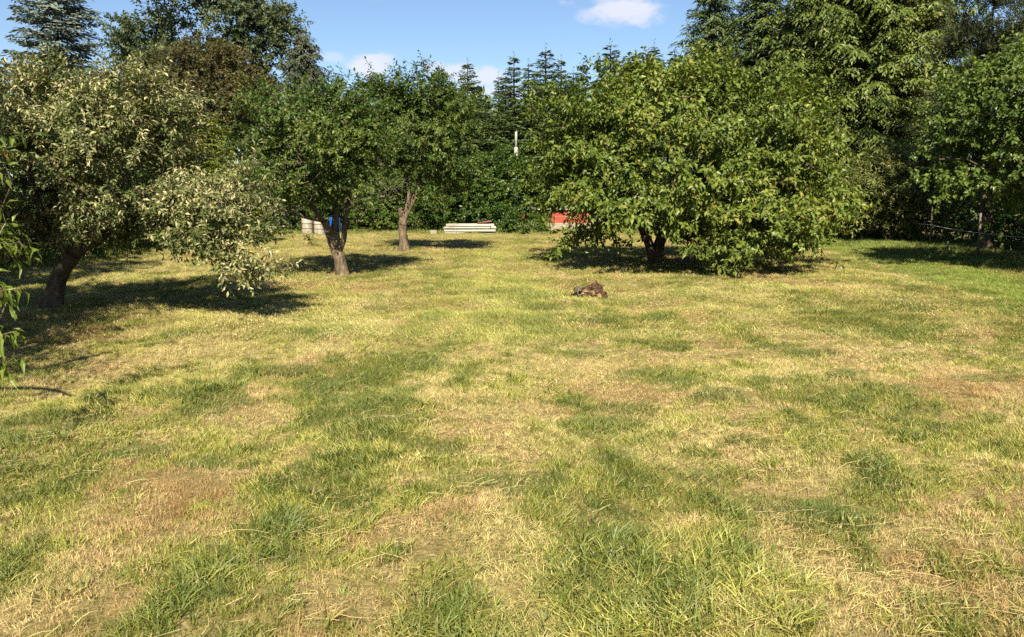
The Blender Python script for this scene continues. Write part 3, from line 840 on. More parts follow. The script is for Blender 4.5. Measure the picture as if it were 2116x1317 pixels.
def bare_twigs(owner, seed, starts, lobes, n=150):
    rng = np.random.default_rng(seed); base = np.array(owner.location)
    T = sample_lobes(rng, lobes, n, .2)
    A, par, n0, tip = grow(base, [curve_pts(starts)], [T[: n // 5], T], rng, step=.25)
    A = A + rng.normal(size=A.shape) * .025 * (np.arange(len(A)) >= n0)[:, None]
    obj('bare_twigs', branch_mesh('bare_twigs', A - base, par, n0, BARK_GREY, twig=.0032, rmax=.02), owner)['kind'] = 'stuff'
apples = [o for o in COL.objects if o.name.startswith('apple_tree')]
d = apples[0].location.y
bare_twigs(apples[0], 301, pts_px((664, 452, d - .2, .05), (640, 400, d - .8, .03), (620, 360, d - 1.2, .02)), [lobe_px(620, 360, d - 1.7, 60, 48, .5), lobe_px(590, 420, d - 1.3, 62, 26, .4), lobe_px(740, 430, d - .6, 50, 34, .5)], 130)
d = apples[1].location.y
bare_twigs(apples[1], 302, pts_px((842, 425, d - .1, .05), (825, 400, d - .9, .03), (800, 390, d - 1.6, .02)), [lobe_px(805, 385, d - 1.9, 62, 42, .6), lobe_px(765, 350, d - 1.6, 40, 40, .5)], 140)

# pale-leaved tree on the left
b = on_ground(106, 648); d = b[1]
broad_tree('pale_leaved_tree', 'pale cream-green leaved tree with leaning dark trunk and one low drooping bough', 'tree', b,
    [[tuple(b + [0, 0, -.12]) + (.20,), tuple(b + [0, 0, .05]) + (.17,)] + pts_px((112, 600, d, .14), (127, 560, d, .125), (150, 525, d, .13)),
     pts_px((146, 532, d, .085), (110, 480, d + .1, .075), (80, 420, d + .2, .06), (60, 340, d + .3, .045), (60, 240, d + .3, .02)),
     pts_px((150, 528, d, .09), (190, 505, d - .1, .075), (230, 480, d - .2, .065), (290, 440, d - .3, .05), (370, 410, d - .5, .035), (450, 400, d - .6, .015)),
     pts_px((148, 528, d, .08), (165, 470, d + .2, .075), (180, 400, d + .3, .065), (210, 320, d + .3, .045), (250, 230, d + .2, .02)),
     pts_px((290, 440, d - .3, .035), (350, 470, d - .7, .025), (420, 510, d - .9, .018), (475, 545, d - 1.0, .012), (535, 572, d - 1.0, .006))],
    [lobe_px(170, 235, d + .4, 125, 92, 2.3), lobe_px(285, 215, d, 75, 68, 1.6), lobe_px(275, 315, d - .1, 105, 75, 2.3), lobe_px(430, 408, d - .4, 85, 44, 1.2), lobe_px(60, 340, d + .2, 90, 110, 2.2), lobe_px(290, 420, d - .4, 130, 55, 1.8),
     lobe_px(400, 470, d - .7, 62, 36, .7), lobe_px(470, 410, d - .6, 62, 50, .7, 1.2), lobe_px(430, 508, d - .9, 46, 16, .35, 1.6), lobe_px(520, 556, d - 1.0, 30, 10, .22, 4), lobe_px(500, 350, d - .5, 28, 24, .3, 2), lobe_px(385, 232, d - .2, 36, 22, .4, 2.5), lobe_px(85, 140, d + .4, 34, 50, .5, 1.5), lobe_px(30, 210, d + .5, 60, 60, .9),
     lobe_px(70, 470, d + .6, 100, 42, 1.6, 1.0), lobe_px(235, 475, d + .2, 90, 28, 1.2, 1.0), lobe_px(20, 510, d + .8, 60, 30, 1.0, 1.0), lobe_px(525, 470, d - .7, 30, 20, .3, 2), lobe_px(310, 150, d, 26, 18, .3, 2)],
    G_PALE, BARK_DARK, 31, clumps=480, tips=5600, per=14, ln=.098, wd=.036, clump_r=.2, spread=.24, ldroop=.3, single=200, shell=.5, jitter=.5)

# tree beyond the left edge of the view, its bough tips reach in
b = np.array([-6.1, 6.7, float(ground_z(-6.1, 6.7))])
tips = np.array([at(u, v, dd) + 0 for u, v, dd in ((22, 285, 6.3), (38, 280, 6.3), (10, 600, 6.0), (25, 598, 6.0), (14, 625, 6.0), (12, 690, 6.0), (34, 685, 6.0), (8, 720, 6.0), (6, 755, 5.9), (26, 742, 5.9), (3, 430, 6.5), (40, 500, 6.6), (20, 505, 6.5), (50, 510, 6.6), (30, 470, 6.7), (12, 460, 6.6), (5, 320, 6.4), (-20, 610, 6.0), (-20, 700, 6.0), (-30, 560, 6.2), (55, 520, 6.7), (25, 530, 6.6), (-10, 500, 6.5))])
broad_tree('peach_tree', 'near tree at the left edge whose drooping narrow leaf tips reach in', 'tree', b,
    [[tuple(b + [0, 0, -.1]) + (.13,), tuple(b + [0, 0, .1]) + (.10,), tuple(b + [.02, .05, .8]) + (.085,), tuple(b + [-.1, .1, 1.5]) + (.07,), tuple(b + [-.2, .1, 2.5]) + (.05,), tuple(b + [-.2, .0, 4.0]) + (.02,)],
     [tuple(b + [0, .03, .7]) + (.06,), tuple(b + [.5, -.1, 1.2]) + (.05,), tuple(b + [1.1, -.3, 1.5]) + (.03,), tuple(b + [1.6, -.5, 1.4]) + (.012,)],
     [tuple(b + [-.1, .1, 1.4]) + (.06,), tuple(b + [.5, .2, 2.2]) + (.045,), tuple(b + [1.0, .1, 2.9]) + (.02,)]],
    [(b + [-1.4, .2, 3.3], np.array([1.6, 1.7, 1.4]), 1), (b + [-.1, .3, 2.2], np.array([1.2, 1.4, .9]), 1), (b + [-.9, -.1, 2.3], np.array([1.4, 1.5, 1.0]), 1), (b + [-1.6, .6, 4.4], np.array([1.3, 1.3, 1.0]), .8)],
    G_PEACH, BARK, 41, clumps=150, tips=1300, per=13, ln=.125, wd=.032, clump_r=.3, spread=.3, ldroop=.75, single=110, extra_tips=tips, droop=.4, fold=.14)

# ------------------------------------------------------------------ trees beyond
def bush(name, label, cat, base, lobes, mat, seed, group=None, **kw):
    base = np.asarray(base, float)
    top = max(l[0][2] for l in lobes)
    rng = np.random.default_rng(seed)
    c = np.mean([l[0] for l in lobes], 0)
    limbs = []
    for k in range(3):
        a = rng.random() * 6.28
        sr = min(.05 + .006 * top, .03 * top + .002); q = base + [.12 * math.cos(a), .12 * math.sin(a), -.05]
        e = lobes[k % len(lobes)][0]
        limbs.append([tuple(q) + (sr,), tuple(q + (e - q) * .5 + [0, 0, .05 * top]) + (sr * .7,), tuple(e) + (sr * .25,)])
    kw.setdefault('quad', True); kw.setdefault('minr', .008); kw.setdefault('sides', 6)
    return broad_tree(name, label, cat, base, limbs, lobes, mat, kw.pop('bark', BARK_DARK), seed, group=group, **kw)

def gp(x, y): return np.array([x, y, float(ground_z(x, y))])
def px_x(u, y): return float(at(u, 400, y)[0])

# blue spruce, top left
conifer('blue_spruce', 'tall silver-blue spruce behind the pale-leaved tree', gp(px_x(145, 31), 31), 13.6, 2.35, G_BLUE, 51, z0=1.0, whorl=.34, per=9, spray=.22, tw=.085, twig_l=.62, twigs=9, nl=9, droop=.18, hang=.12, lift=.12, shape=.75, ragged=.3)
# tall grey-green deciduous tree
b = gp(px_x(430, 54), 54)
bush('tall_deciduous_tree', 'tall grey-green deciduous tree rising out of the top left of the view', 'tree', b,
     [lobe_px(430, 60, 54, 165, 130, 4.0), lobe_px(300, 130, 54, 75, 90, 2.4), lobe_px(540, 110, 54, 75, 110, 2.4), lobe_px(420, -80, 54, 110, 80, 3), lobe_px(460, 230, 54, 120, 90, 3), lobe_px(575, 60, 54, 42, 50, 1.4, .7), lobe_px(265, 70, 54, 30, 60, 1, .6), lobe_px(300, 260, 54, 80, 80, 2.4)],
     G_GREYGREEN, 61, clumps=460, tips=5800, per=15, ln=.24, wd=.13, clump_r=.58, shell=.4, spread=.4, jitter=.7, minr=.012)
b = gp(px_x(425, 47), 47)
bush('copper_tree', 'rounded brown-olive tree between the pale-leaved tree and the apple trees', 'tree', b,
     [lobe_px(425, 180, 47, 110, 88, 2.6), lobe_px(350, 210, 47, 60, 60, 1.6), lobe_px(500, 200, 47, 60, 60, 1.6), lobe_px(430, 110, 47, 62, 30, 1.4)],
     G_COPPER, 62, clumps=240, tips=2600, per=15, ln=.16, wd=.085, clump_r=.46, jitter=.8, shell=.5)
conifer('weeping_conifer', 'dark shaggy conifer with drooping tip right of the tall deciduous tree', gp(px_x(640, 47), 47), 11.4, 2.0, G_DRAB, 63, z0=.8, whorl=.26, per=9, spray=.24, tw=.08, twig_l=.7, twigs=8, nl=9, droop=.75, hang=.85, shape=.42, ragged=.4)
conifer('golden_thuja', 'golden yellow-green thuja showing between the pale tree and forked apple tree', gp(px_x(437, 33.5), 33.5), 5.2, 1.15, G_GOLD, 64, z0=.2, whorl=.2, per=8, spray=.17, tw=.06, twig_l=.45, twigs=5, nl=7, droop=-.5, hang=.25, lift=.5, shape=.4, ragged=.2)
conifer('golden_thuja', 'lower golden thuja beside the forked apple tree, half hidden by pale leaves', gp(px_x(505, 32.5), 32.5), 3.2, .8, G_GOLD, 65, z0=.2, whorl=.2, per=7, spray=.17, tw=.06, twig_l=.4, twigs=5, nl=7, droop=-.5, hang=.25, lift=.5, shape=.4, ragged=.2)

# hedges round the lawn
def hedge_run(name, label, pts, height, depth, mat, seed, cat='hedge', **kw):
    lobes = []
    rng = np.random.default_rng(seed)
    for k, (x, y, hh) in enumerate(pts):
        z = hh * height
        lobes.append((np.array([x, y, z * .5]), np.array([1.5 + .4 * rng.random(), depth, z * .52]), 1.0))
    return bush(name, label, cat, gp(pts[0][0], pts[0][1]), lobes, mat, seed, **kw)

hedge_run('hedge', 'dark green hedge along the far left side of the lawn', [(-14.6, 19, .8), (-14.7, 21.5, .85), (-14.5, 24, 1), (-14.4, 26.5, .9), (-14.4, 29, 1.0), (-14.3, 31.5, .95), (-14.2, 34, 1.05), (-14.0, 36.5, 1.1), (-13.9, 39, 1.0), (-13.7, 41.5, 1.1)], 3.6, 1.7, G_HEDGE, 71,
          clumps=420, tips=3600, per=13, ln=.15, wd=.085, clump_r=.42, shell=.7)
hedge_run('hedge', 'dark shrub hedge behind the drums and the apple trunks', [(-11.6, 44.6, 1.0), (-9.4, 44.8, 1.05), (-7.4, 44.7, .95), (-5.4, 44.6, 1.05)], 4.1, 1.5, G_APPLE, 72,
          clumps=230, tips=2000, per=13, ln=.17, wd=.095, clump_r=.42, shell=.7)
hedge_run('laurel_hedge', 'leafy green hedge behind the stacked white planks', [(-3.6, 44.2, .95), (-1.9, 44.3, 1.0), (-.5, 44.4, 1.12), (.35, 44.6, .92)], 4.3, 1.3, G_HEDGE, 73,
          clumps=230, tips=2000, per=13, ln=.17, wd=.10, clump_r=.42, shell=.7)
b = gp(px_x(1046, 42.2), 42.2)
bush('shrub', 'low round shrub between the white planks and the red shed', 'shrub', b, [lobe_px(1038, 456, 42.2, 24, 30, .75), lobe_px(1052, 472, 42.0, 14, 10, .4)], G_HEDGE, 74, clumps=40, tips=420, per=12, ln=.14, wd=.08, clump_r=.25)
b = gp(px_x(1088, 41), 41)
bush('sapling', 'small fresh-leaved sapling in front of the pale shed footing', 'shrub', b, [lobe_px(1088, 473, 41, 14, 10, .3)], G_MAPLE, 75, clumps=10, tips=40, per=8, ln=.2, wd=.06, clump_r=.15, ldroop=.5)
b = gp(px_x(1118, 42), 42)
bush('shrub', 'small shrub before the red shed, under the big tree', 'shrub', b, [lobe_px(1118, 468, 42, 16, 14, .4)], G_APPLE, 76, clumps=16, tips=90, per=9, ln=.16, wd=.07, clump_r=.18, ldroop=.4)
b = on_ground(642, 512)
bush('seedling', 'small leafy seedling alone on the bright grass left of the forked trunk', 'plant', b, [(b + [0, 0, .24], np.array([.2, .15, .16]), 1)], G_APPLE, 77, clumps=6, tips=16, per=6, ln=.12, wd=.05, clump_r=.08, ldroop=.3)

# row of young spruces behind the back hedge
protos = []
for k in range(3):
    protos.append(dict(h=10.0, r=[1.8, 2.1, 1.65][k], seed=80 + k))
rows = [(912, 128, 47, 0, 'young spruce just right of the second apple tree top, shorter of that pair'),
        (966, 118, 46, 1, 'young spruce with slender bare tip, left of the gap of sky'),
        (1062, 106, 47, 2, 'young spruce right of the sky gap, above the white pole'),
        (1092, 122, 50, 0, 'short young spruce tip between two taller ones near the white pole'),
        (1128, 92, 48, 1, 'young spruce with clear pointed tip, right of the white pole'),
        (1160, 112, 49, 2, 'small young spruce beside the tall leaf shoot of the big tree'),
        (1262, 82, 47, 0, 'young spruce right behind the tall leaf shoot of the big tree'),
        (1352, 84, 48, 1, 'young spruce left of the tall dark spruce pair'),
        (1300, 118, 52, 2, 'low young spruce half hidden behind the crown of the big tree'),
        (1205, 122, 53, 1, 'hidden young spruce rising just behind the big tree left shoulder'),
        (868, 150, 51, 2, 'small spruce peeping over the second apple tree'),
        (1004, 196, 50, 0, 'short spruce filling the low gap of sky between the two tall tips'),
        (985, 176, 53, 2, 'small far spruce in the gap of sky above the laurel hedge'),
        (1030, 150, 52, 0, 'young far spruce at the right side of the low sky gap'),
        (745, 196, 53, 1, 'low far spruce just right of the weeping conifer'),
        (940, 168, 54, 1, 'far spruce between the two slender tips right of the second apple tree'),
        (1045, 150, 55, 2, 'far spruce crowded left of the tip above the white pole'),
        (1110, 138, 55, 1, 'far spruce crowded among the tips right of the white pole'),
        (1185, 140, 56, 0, 'far broad spruce left of the tall leaf shoot of the big tree'),
        (1330, 120, 56, 1, 'far broad spruce behind the middle of the big tree crown'),
        (1395, 96, 53, 0, 'broad spruce just left of the tall dark spruce pair'),
        (890, 176, 55, 1, 'far spruce behind the right shoulder of the second apple tree'),
        (800, 190, 52, 0, 'low spruce between the two apple tree crowns')]
done = {}; wide = [1.25, 1.0, 1.45, 1.15]
for k, (u, v, dd, pk, lab) in enumerate(rows):
    h = float(at(u, v, dd)[2]) / 1.03; loc = gp(float(at(u, v, dd)[0]), dd)
    if pk not in done:
        done[pk] = conifer('young_spruce', lab, loc, 10.0, protos[pk]['r'], G_SPRUCE, protos[pk]['seed'], group='row of young spruces behind the back hedge', z0=.8, whorl=.36, per=8, spray=.24, tw=.08, twig_l=.55, twigs=7, nl=7, droop=.15, hang=.1, lift=.16, shape=.85, ragged=.4)
        done[pk].scale = (h / 10 * 1.2, h / 10 * 1.2, h / 10)
    else:
        copy_tree(done[pk], loc, k * 1.3, (h / 10 * wide[k % 4], h / 10 * wide[k % 4], h / 10), lab)

# tall spruces on the right
conifer('tall_spruce', 'tall dark spruce, left one of the tall pair above the big tree', gp(px_x(1462, 44), 44), 14.3, 3.0, G_SPRUCE, 91, z0=2.5, whorl=.34, per=10, spray=.26, tw=.085, twig_l=.8, twigs=9, nl=8, droop=.35, hang=.5, lift=.10, shape=.62, ragged=.35)
conifer('tall_spruce', 'tall dark spruce, right one of the tall pair above the big tree', gp(px_x(1556, 42), 42), 15.2, 2.7, G_SPRUCE, 92, z0=2.5, whorl=.34, per=10, spray=.26, tw=.085, twig_l=.8, twigs=9, nl=8, droop=.35, hang=.45, lift=.15, shape=.6, ragged=.3)
conifer('weeping_spruce', 'huge spruce with layered fresh green drooping sprays, right of centre', gp(px_x(1770, 39), 39), 19.5, 5.0, G_SPRUCE_LIGHT, 93, z0=1.6, whorl=.36, per=15, zdense=12.5, spray=.27, tw=.10, twig_l=.95, twigs=11, nl=10, droop=.4, hang=.75, lift=.12, shape=.42, ragged=.3)
conifer('tall_spruce', 'spruce squeezed between the dark pair and the huge drooping spruce', gp(px_x(1645, 40), 40), 13.4, 2.5, G_SPRUCE, 94, z0=2.0, whorl=.32, per=10, spray=.26, tw=.085, twig_l=.75, twigs=9, nl=8, droop=.4, hang=.55, lift=.1, shape=.6, ragged=.3)
b = gp(px_x(1900, 38), 38)
bush('deciduous_tree', 'leafy yellow-green tree between the huge spruce and dark pine at the top right', 'tree', b,
     [lobe_px(1890, 130, 38, 85, 110, 2.2), lobe_px(1910, 60, 38, 60, 50, 1.6), lobe_px(1880, 250, 38, 70, 70, 2)], G_OLIVE, 95, clumps=150, tips=1400, per=14, ln=.19, wd=.11, clump_r=.45, shell=.6)
b = gp(px_x(1845, 33.5), 33.5)
bush('willow_bush', 'feathery olive willow bush at the end of the wire fence', 'shrub', b,
     [lobe_px(1845, 375, 33.5, 80, 66, 1.6), lobe_px(1880, 335, 33.5, 46, 42, 1.2), lobe_px(1805, 410, 33.5, 48, 46, 1.2), lobe_px(1890, 420, 33.5, 60, 50, 1.3)], G_OLIVE, 96, clumps=210, tips=2600, per=16, ln=.17, wd=.055, clump_r=.36, shell=.5, spread=.45, ldroop=.0, jitter=.4, outw=.7)
b = gp(px_x(2055, 28.5), 28.5)
bush('pine_tree', 'dark bluish pine with rounded needle tufts at the top right corner', 'tree', b,
     [lobe_px(2050, 30, 28.5, 78, 90, 1.7), lobe_px(2010, 130, 28.5, 55, 75, 1.3), lobe_px(2080, 130, 28.3, 75, 90, 1.6), lobe_px(1985, 210, 28.5, 40, 55, 1.0), lobe_px(2120, 40, 28.5, 80, 110, 1.8), lobe_px(2060, 230, 28.5, 100, 70, 1.8), lobe_px(2060, -90, 28.5, 80, 70, 1.8), lobe_px(2050, 320, 28.8, 90, 60, 1.6)],
     G_PINE, 97, clumps=300, tips=2600, per=20, ln=.20, wd=.035, clump_r=.34, spread=.3, ldroop=-.35, along=.7, shell=.4, jitter=.8)
b = gp(17.2, 21.5)
bush('maple_tree', 'bright green leafy tree overhanging the wire fence at the right edge', 'tree', b,
     [lobe_px(2060, 240, 21.5, 110, 110, 1.8), lobe_px(2000, 330, 21.0, 75, 70, 1.2), lobe_px(2120, 300, 21.5, 120, 120, 1.9), lobe_px(2110, 170, 22, 80, 70, 1.5), lobe_px(2180, 220, 21.5, 140, 130, 2.0), lobe_px(1985, 385, 20.8, 52, 32, .7), lobe_px(1980, 270, 21.5, 42, 50, .9), (np.array([17.8, 25.5, 4.6]), np.array([1.8, 2.6, 1.8]), 1), (np.array([19.4, 29.5, 4.2]), np.array([1.4, 2.2, 1.4]), .8)],
     G_MAPLE, 98, clumps=290, tips=3000, per=13, ln=.15, wd=.09, clump_r=.36, quad=False, shell=.62, ldroop=.4, minr=.006, single=40)
hedge_run('undergrowth_hedge', 'dark overgrown hedge behind the wire fence', [(17.6, 19.5, 1.0), (18.0, 22, 1.05), (18.5, 24.5, .95), (19.0, 27, 1.1), (19.6, 29.5, 1.0), (20.2, 32, 1.0), (20.6, 34.5, 1.0), (21, 37, 1), (21.4, 39.5, 1), (21.0, 42, 1), (18.5, 43.5, 1), (15.5, 44.2, 1), (12.5, 44.4, 1), (9.5, 44.8, 1), (7.0, 45.2, .9)], 3.4, 1.5, G_HEDGE, 99,
          clumps=420, tips=3400, per=13, ln=.17, wd=.095, clump_r=.5, shell=.68)
# trees of the right-hand boundary, outside the view: their shade lies over the fence
for k, (x, y, r, h, lab) in enumerate([(15.6, 15.2, 2.8, 10.5, 'tall leafy boundary tree outside the right edge, nearest to the fence'),
                                        (18.9, 15.4, 2.8, 14.5, 'tallest leafy unseen tree, added to shade the maple, outside the right edge, behind the nearest to the fence'),  # unseen, added so its shade falls on the right half of the maple
                                        (20.8, 24.5, 2.6, 9.0, 'unseen leafy tree added for shade outside the right edge, beyond the fence posts'),  # out of view, added to keep the ground and hedge there in shade
                                        (15.4, 10.2, 2.8, 11.5, 'tall leafy boundary tree outside the right edge, middle of three'),
                                        (15.2, 5.2, 2.7, 10.5, 'tall leafy boundary tree outside the right edge, nearest to the viewer')]):
    bush('boundary_shade_tree', lab, 'tree', gp(x, y), [(np.array([x, y, h * .62]), np.array([r, r, h * .38]), 1), (np.array([x + .5, y + .8, h * .36]), np.array([r * .9, r * .9, h * .28]), 1)], G_MAPLE, 120 + k,
         group='boundary trees outside the right edge', clumps=120, tips=1100, per=12, ln=.24, wd=.16, clump_r=.5, shell=.5, minr=.02)
bush('boundary_shade_tree', 'unseen leafy tree added for shade outside the left edge, beside the peach boughs', 'tree', gp(-8.6, 8.6), [(np.array([-9.3, 8.7, 5.4]), np.array([1.9, 1.9, 2.1]), 1), (np.array([-9.0, 8.3, 3.3]), np.array([2.1, 1.9, 1.5]), 1.2), (np.array([-10.2, 10.2, 3.2]), np.array([1.8, 1.8, 1.6]), 1)], G_APPLE, 130,  # unseen tree, added to shade the trunk and left side of the pale-leaved tree
     clumps=170, tips=2200, per=13, ln=.18, wd=.10, clump_r=.4, shell=.45, minr=.01)
bush('boundary_shade_tree', 'tall leafy tree added for shade outside the left edge, beyond the pale-leaved tree trunk', 'tree', gp(-12.8, 14.6), [(np.array([-12.9, 14.6, 5.6]), np.array([2.3, 2.2, 2.6]), 1), (np.array([-13.2, 15, 2.8]), np.array([2.1, 2.1, 1.6]), 1)], G_APPLE, 131,  # added outside the view to carry shade over the left lawn and hedge
     clumps=150, tips=1700, per=13, ln=.17, wd=.10, clump_r=.42, shell=.45, minr=.01)
# wood in the distance, one mass
def far_wood():
    rng = np.random.default_rng(200)
    n = 36000
    u = rng.random(n); x = -75 + 150 * u; y = 66 + 10 * rng.random(n) - .004 * (x ** 2)
    top = 8.6 + 3.2 * fbm(x * .35, y * 0, 201, 3) + np.where(np.abs(x) > 30, 2, 0)
    z = top * rng.random(n) ** .7
    P = np.stack([x, y, z], 1); D = norm(rng.normal(size=(n, 3)) + [0, 0, -.2]); N = norm(rng.normal(size=(n, 3)) * .5 + [0, -.6, .8])
    V, F, m = leaf_arrays(P, D, N, .5 + .4 * rng.random(n), .3 + .25 * rng.random(n), .1, .1, True)
    o = obj('far_wood', mesh_np('far_wood', V, F, G_SPRUCE, attrs={'rnd': np.repeat(rng.random(n), m)}))
    tag(o, 'wood in the distance behind the gardens', kind='stuff')
far_wood()
# ------------------------------------------------------------------ things on and round the lawn
DRUM = rough_mat('weathered_cream_steel', [(.35, (.17, .145, .115)), (.5, (.28, .25, .205)), (.62, (.36, .32, .27)), (.72, (.20, .125, .075))], 5, (1, 1, .6), .6, .15)
DARKBAND = rough_mat('dark_rim', [(.3, (.05, .045, .04)), (.7, (.12, .10, .08))], 10)
BLUE = rough_mat('blue_plastic', [(.3, (.004, .065, .34)), (.7, (.007, .095, .44))], 4, (1, 1, 1), .35, .05, spec=.5)
WHITEP = rough_mat('white_plastic', [(.3, (.36, .36, .35)), (.7, (.46, .46, .45))], 4, (1, 1, 1), .45, .05)
WOODW = rough_mat('whitewashed_wood', [(.3, (.14, .12, .10)), (.45, (.30, .28, .245)), (.62, (.40, .385, .35)), (.8, (.24, .20, .16))], 6, (.15, 1, 1), .8, .4)
REDWOOD = rough_mat('red_brown_board', [(.3, (.09, .035, .022)), (.6, (.17, .07, .045)), (.8, (.22, .12, .08))], 7, (.15, 1, 1), .8, .4)
REDPAINT = rough_mat('faded_red_paint', [(.3, (.19, .034, .02)), (.5, (.28, .052, .03)), (.7, (.32, .09, .055))], 3, (1, 1, .4), .65, .2)
CONCRETE = rough_mat('pale_concrete', [(.3, (.17, .15, .115)), (.6, (.29, .255, .20)), (.8, (.34, .31, .25))], 6, (1, 1, 1), .9, .4)
GREYBLOCK = rough_mat('grey_concrete', [(.3, (.16, .145, .11)), (.7, (.30, .27, .21))], 9, (1, 1, 1), .9, .5)
PIPE = rough_mat('white_pipe', [(.3, (.34, .33, .29)), (.7, (.44, .43, .40))], 5, (1, 1, .2), .45, .05)
CUTWOOD = rough_mat('cut_wood', [(.3, (.16, .095, .045)), (.55, (.27, .18, .085)), (.8, (.34, .25, .14))], 12, (1, 1, 1), .8, .4)
LOGBARK = rough_mat('log_bark', [(.36, (.016, .009, .006)), (.5, (.075, .040, .022)), (.60, (.14, .085, .05)), (.72, (.32, .25, .18))], 16, (1, 1, .4), .95, 2.0)
POSTM = rough_mat('weathered_post', [(.3, (.085, .07, .052)), (.7, (.16, .14, .11))], 10, (1, 1, .3), .85, .5)
WIRE = rough_mat('pale_wire', [(.3, (.42, .40, .36)), (.7, (.55, .53, .48))], 10, (1, 1, 1), .5, .0)

def lathe(mb, prof, sides=28, c=(0, 0, 0)):
    V = []; a = np.arange(sides) / sides * 2 * math.pi
    for r, z in prof: V.append(np.stack([r * np.cos(a), r * np.sin(a), np.full(sides, z)], 1))
    Q = [(i * sides + k, i * sides + (k + 1) % sides, (i + 1) * sides + (k + 1) % sides, (i + 1) * sides + k) for i in range(len(prof) - 1) for k in range(sides)]
    mb.add(np.concatenate(V) + np.asarray(c, float), Q)

def drum(u, d, label, mat, name='steel_drum', r=.295, h=.90, rz=0.0, group=None):
    x = px_x(u, d); t = thing(name, label, 'barrel', gp(x, d), group)
    mb = MB()
    prof = [(.001, .0), (r * .97, .0), (r, .02)]
    prof += [(r, h * .40)]
    prof += [(r, h * .62), (r, h - .02), (r * .985, h - .012), (r * .96, h - .03), (.001, h - .03)]
    lathe(mb, prof); o = obj('body', mb.mesh('drum_body', mat, True), t)
    for zb in (.37, .66):
        mb = MB(); lathe(mb, [(r - .004, h * zb - .018), (r + .016, h * zb - .010), (r + .018, h * zb), (r + .016, h * zb + .010), (r - .004, h * zb + .018)])
        obj('hoop', mb.mesh('drum_hoop', DARKBAND, True), t)
    for zb in (.012, h - .006):
        mb = MB(); lathe(mb, [(r - .01, zb - .016), (r + .010, zb - .012), (r + .012, zb), (r + .008, zb + .012), (r - .01, zb + .014)])
        obj('rim', mb.mesh('drum_rim', mat, True), t)
    mb = MB(); lathe(mb, [(.001, h - .012), (.03, h - .012), (.034, h - .028)], 12, (r * .55, 0, 0)); obj('bung', mb.mesh('bung', DARKBAND, True), t)
    return t
DB = 41.6
drum(632.5, DB, 'pale weathered drum with dark hoops, standing farthest left by the hedge', DRUM, group='pale drums by the hedge')
drum(657.5, DB, 'pale weathered drum with dark hoops, standing nearer the forked trunk', DRUM, group='pale drums by the hedge')
# blue plastic barrel seen through the fork
t = thing('plastic_barrel', 'bright blue plastic barrel seen through the fork of the apple trunk', 'barrel', gp(px_x(690, DB + .3), DB + .3))
mb = MB(); lathe(mb, [(.001, 0), (.24, 0), (.27, .04), (.29, .25), (.295, .30), (.285, .33), (.295, .36), (.30, .55), (.295, .60), (.285, .63), (.29, .66), (.275, .84), (.22, .90), (.001, .90)])
obj('body', mb.mesh('barrel_body', BLUE, True), t)
mb = MB(); lathe(mb, [(.05, .895), (.055, .93), (.001, .93)], 14, (.1, 0, 0)); obj('cap', mb.mesh('barrel_cap', WHITEP, True), t)
# small canister, white over blue
t = thing('canister', 'small canister, white above and blue below, between drum and forked trunk', 'canister', gp(px_x(672.5, DB - .15), DB - .15))
mb = MB(); box(mb, (0, 0, .19), (.24, .20, .36), None, .04); obj('body', mb.mesh('canister_body', BLUE), t)
mb = MB(); box(mb, (0, 0, .455), (.22, .185, .17), None, .04); obj('top', mb.mesh('canister_top', WHITEP), t)
mb = MB(); sweep(mb, [(-.07, 0, .53), (-.05, 0, .58), (.04, 0, .58), (.06, 0, .53)], [.014] * 4, 6); obj('handle', mb.mesh('canister_handle', WHITEP, True), t)

# stack of white planks
DP = 41.4
rngp = np.random.default_rng(5)
def plank(u0, u1, v, d, label, mat=WOODW, th=.10, dep=.16, tilt=0.0, yaw=0.0, zc=None, name='plank', group='white planks in the stack'):
    x0, x1 = px_x(u0, d), px_x(u1, d)
    z = float(at((u0 + u1) / 2, v, d)[2]) if zc is None else zc
    mb = MB(); box(mb, (0, 0, 0), (x1 - x0, dep, th), roty(-tilt), .012, .012, rngp)
    o = obj(name, mb.mesh('plank', mat), None, ((x0 + x1) / 2, d, z)); o.rotation_euler = (0, 0, yaw)
    return tag(o, label, 'plank', group)
plank(923, 1021, 465.4, DP, 'top white plank at the front of the stack, longest unbroken face', th=.108, yaw=.006)
plank(925, 1018, 464.2, DP + .2, 'second white plank from the front in the top layer', yaw=-.01)
plank(921, 1020, 464.8, DP + .4, 'rear white plank of the top layer, against the hedge', yaw=.008)
plank(917, 1013, 470.6, DP - .04, 'front white plank of the layer under the top one, set off to the left', th=.085, yaw=-.006)
plank(1014.5, 1024.5, 470.0, DP - .02, 'short white plank end beside the dark gap at the right of the stack', th=.12)
plank(920, 1019, 470.2, DP + .2, 'inner white plank of the layer under the top one', th=.10, yaw=.012)
plank(917, 1023.5, 476.6, DP - .06, 'front white plank low in the stack, above the ground timber', th=.10, yaw=.004)
plank(919, 1020, 476.4, DP + .18, 'inner white plank low in the stack, hidden behind the front one', th=.11)
plank(918, 960, 481.6, DP - .04, 'lowest white timber of the stack, short and half sunk in grass', th=.085, yaw=.005)
plank(970, 1019, 482.2, DP + .05, 'lowest short timber under the right half of the stack, almost buried in grass', th=.08)
plank(985, 1016, 459.6, DP + .10, 'red-brown board lying slanted on the stack, lower of two', REDWOOD, .035, .20, .10, .0, group='red-brown boards on the stack', name='board')
plank(996, 1015, 457.6, DP + .12, 'short red-brown board sticking up at the right of the stack', REDWOOD, .055, .18, .16, .02, group='red-brown boards on the stack', name='board')
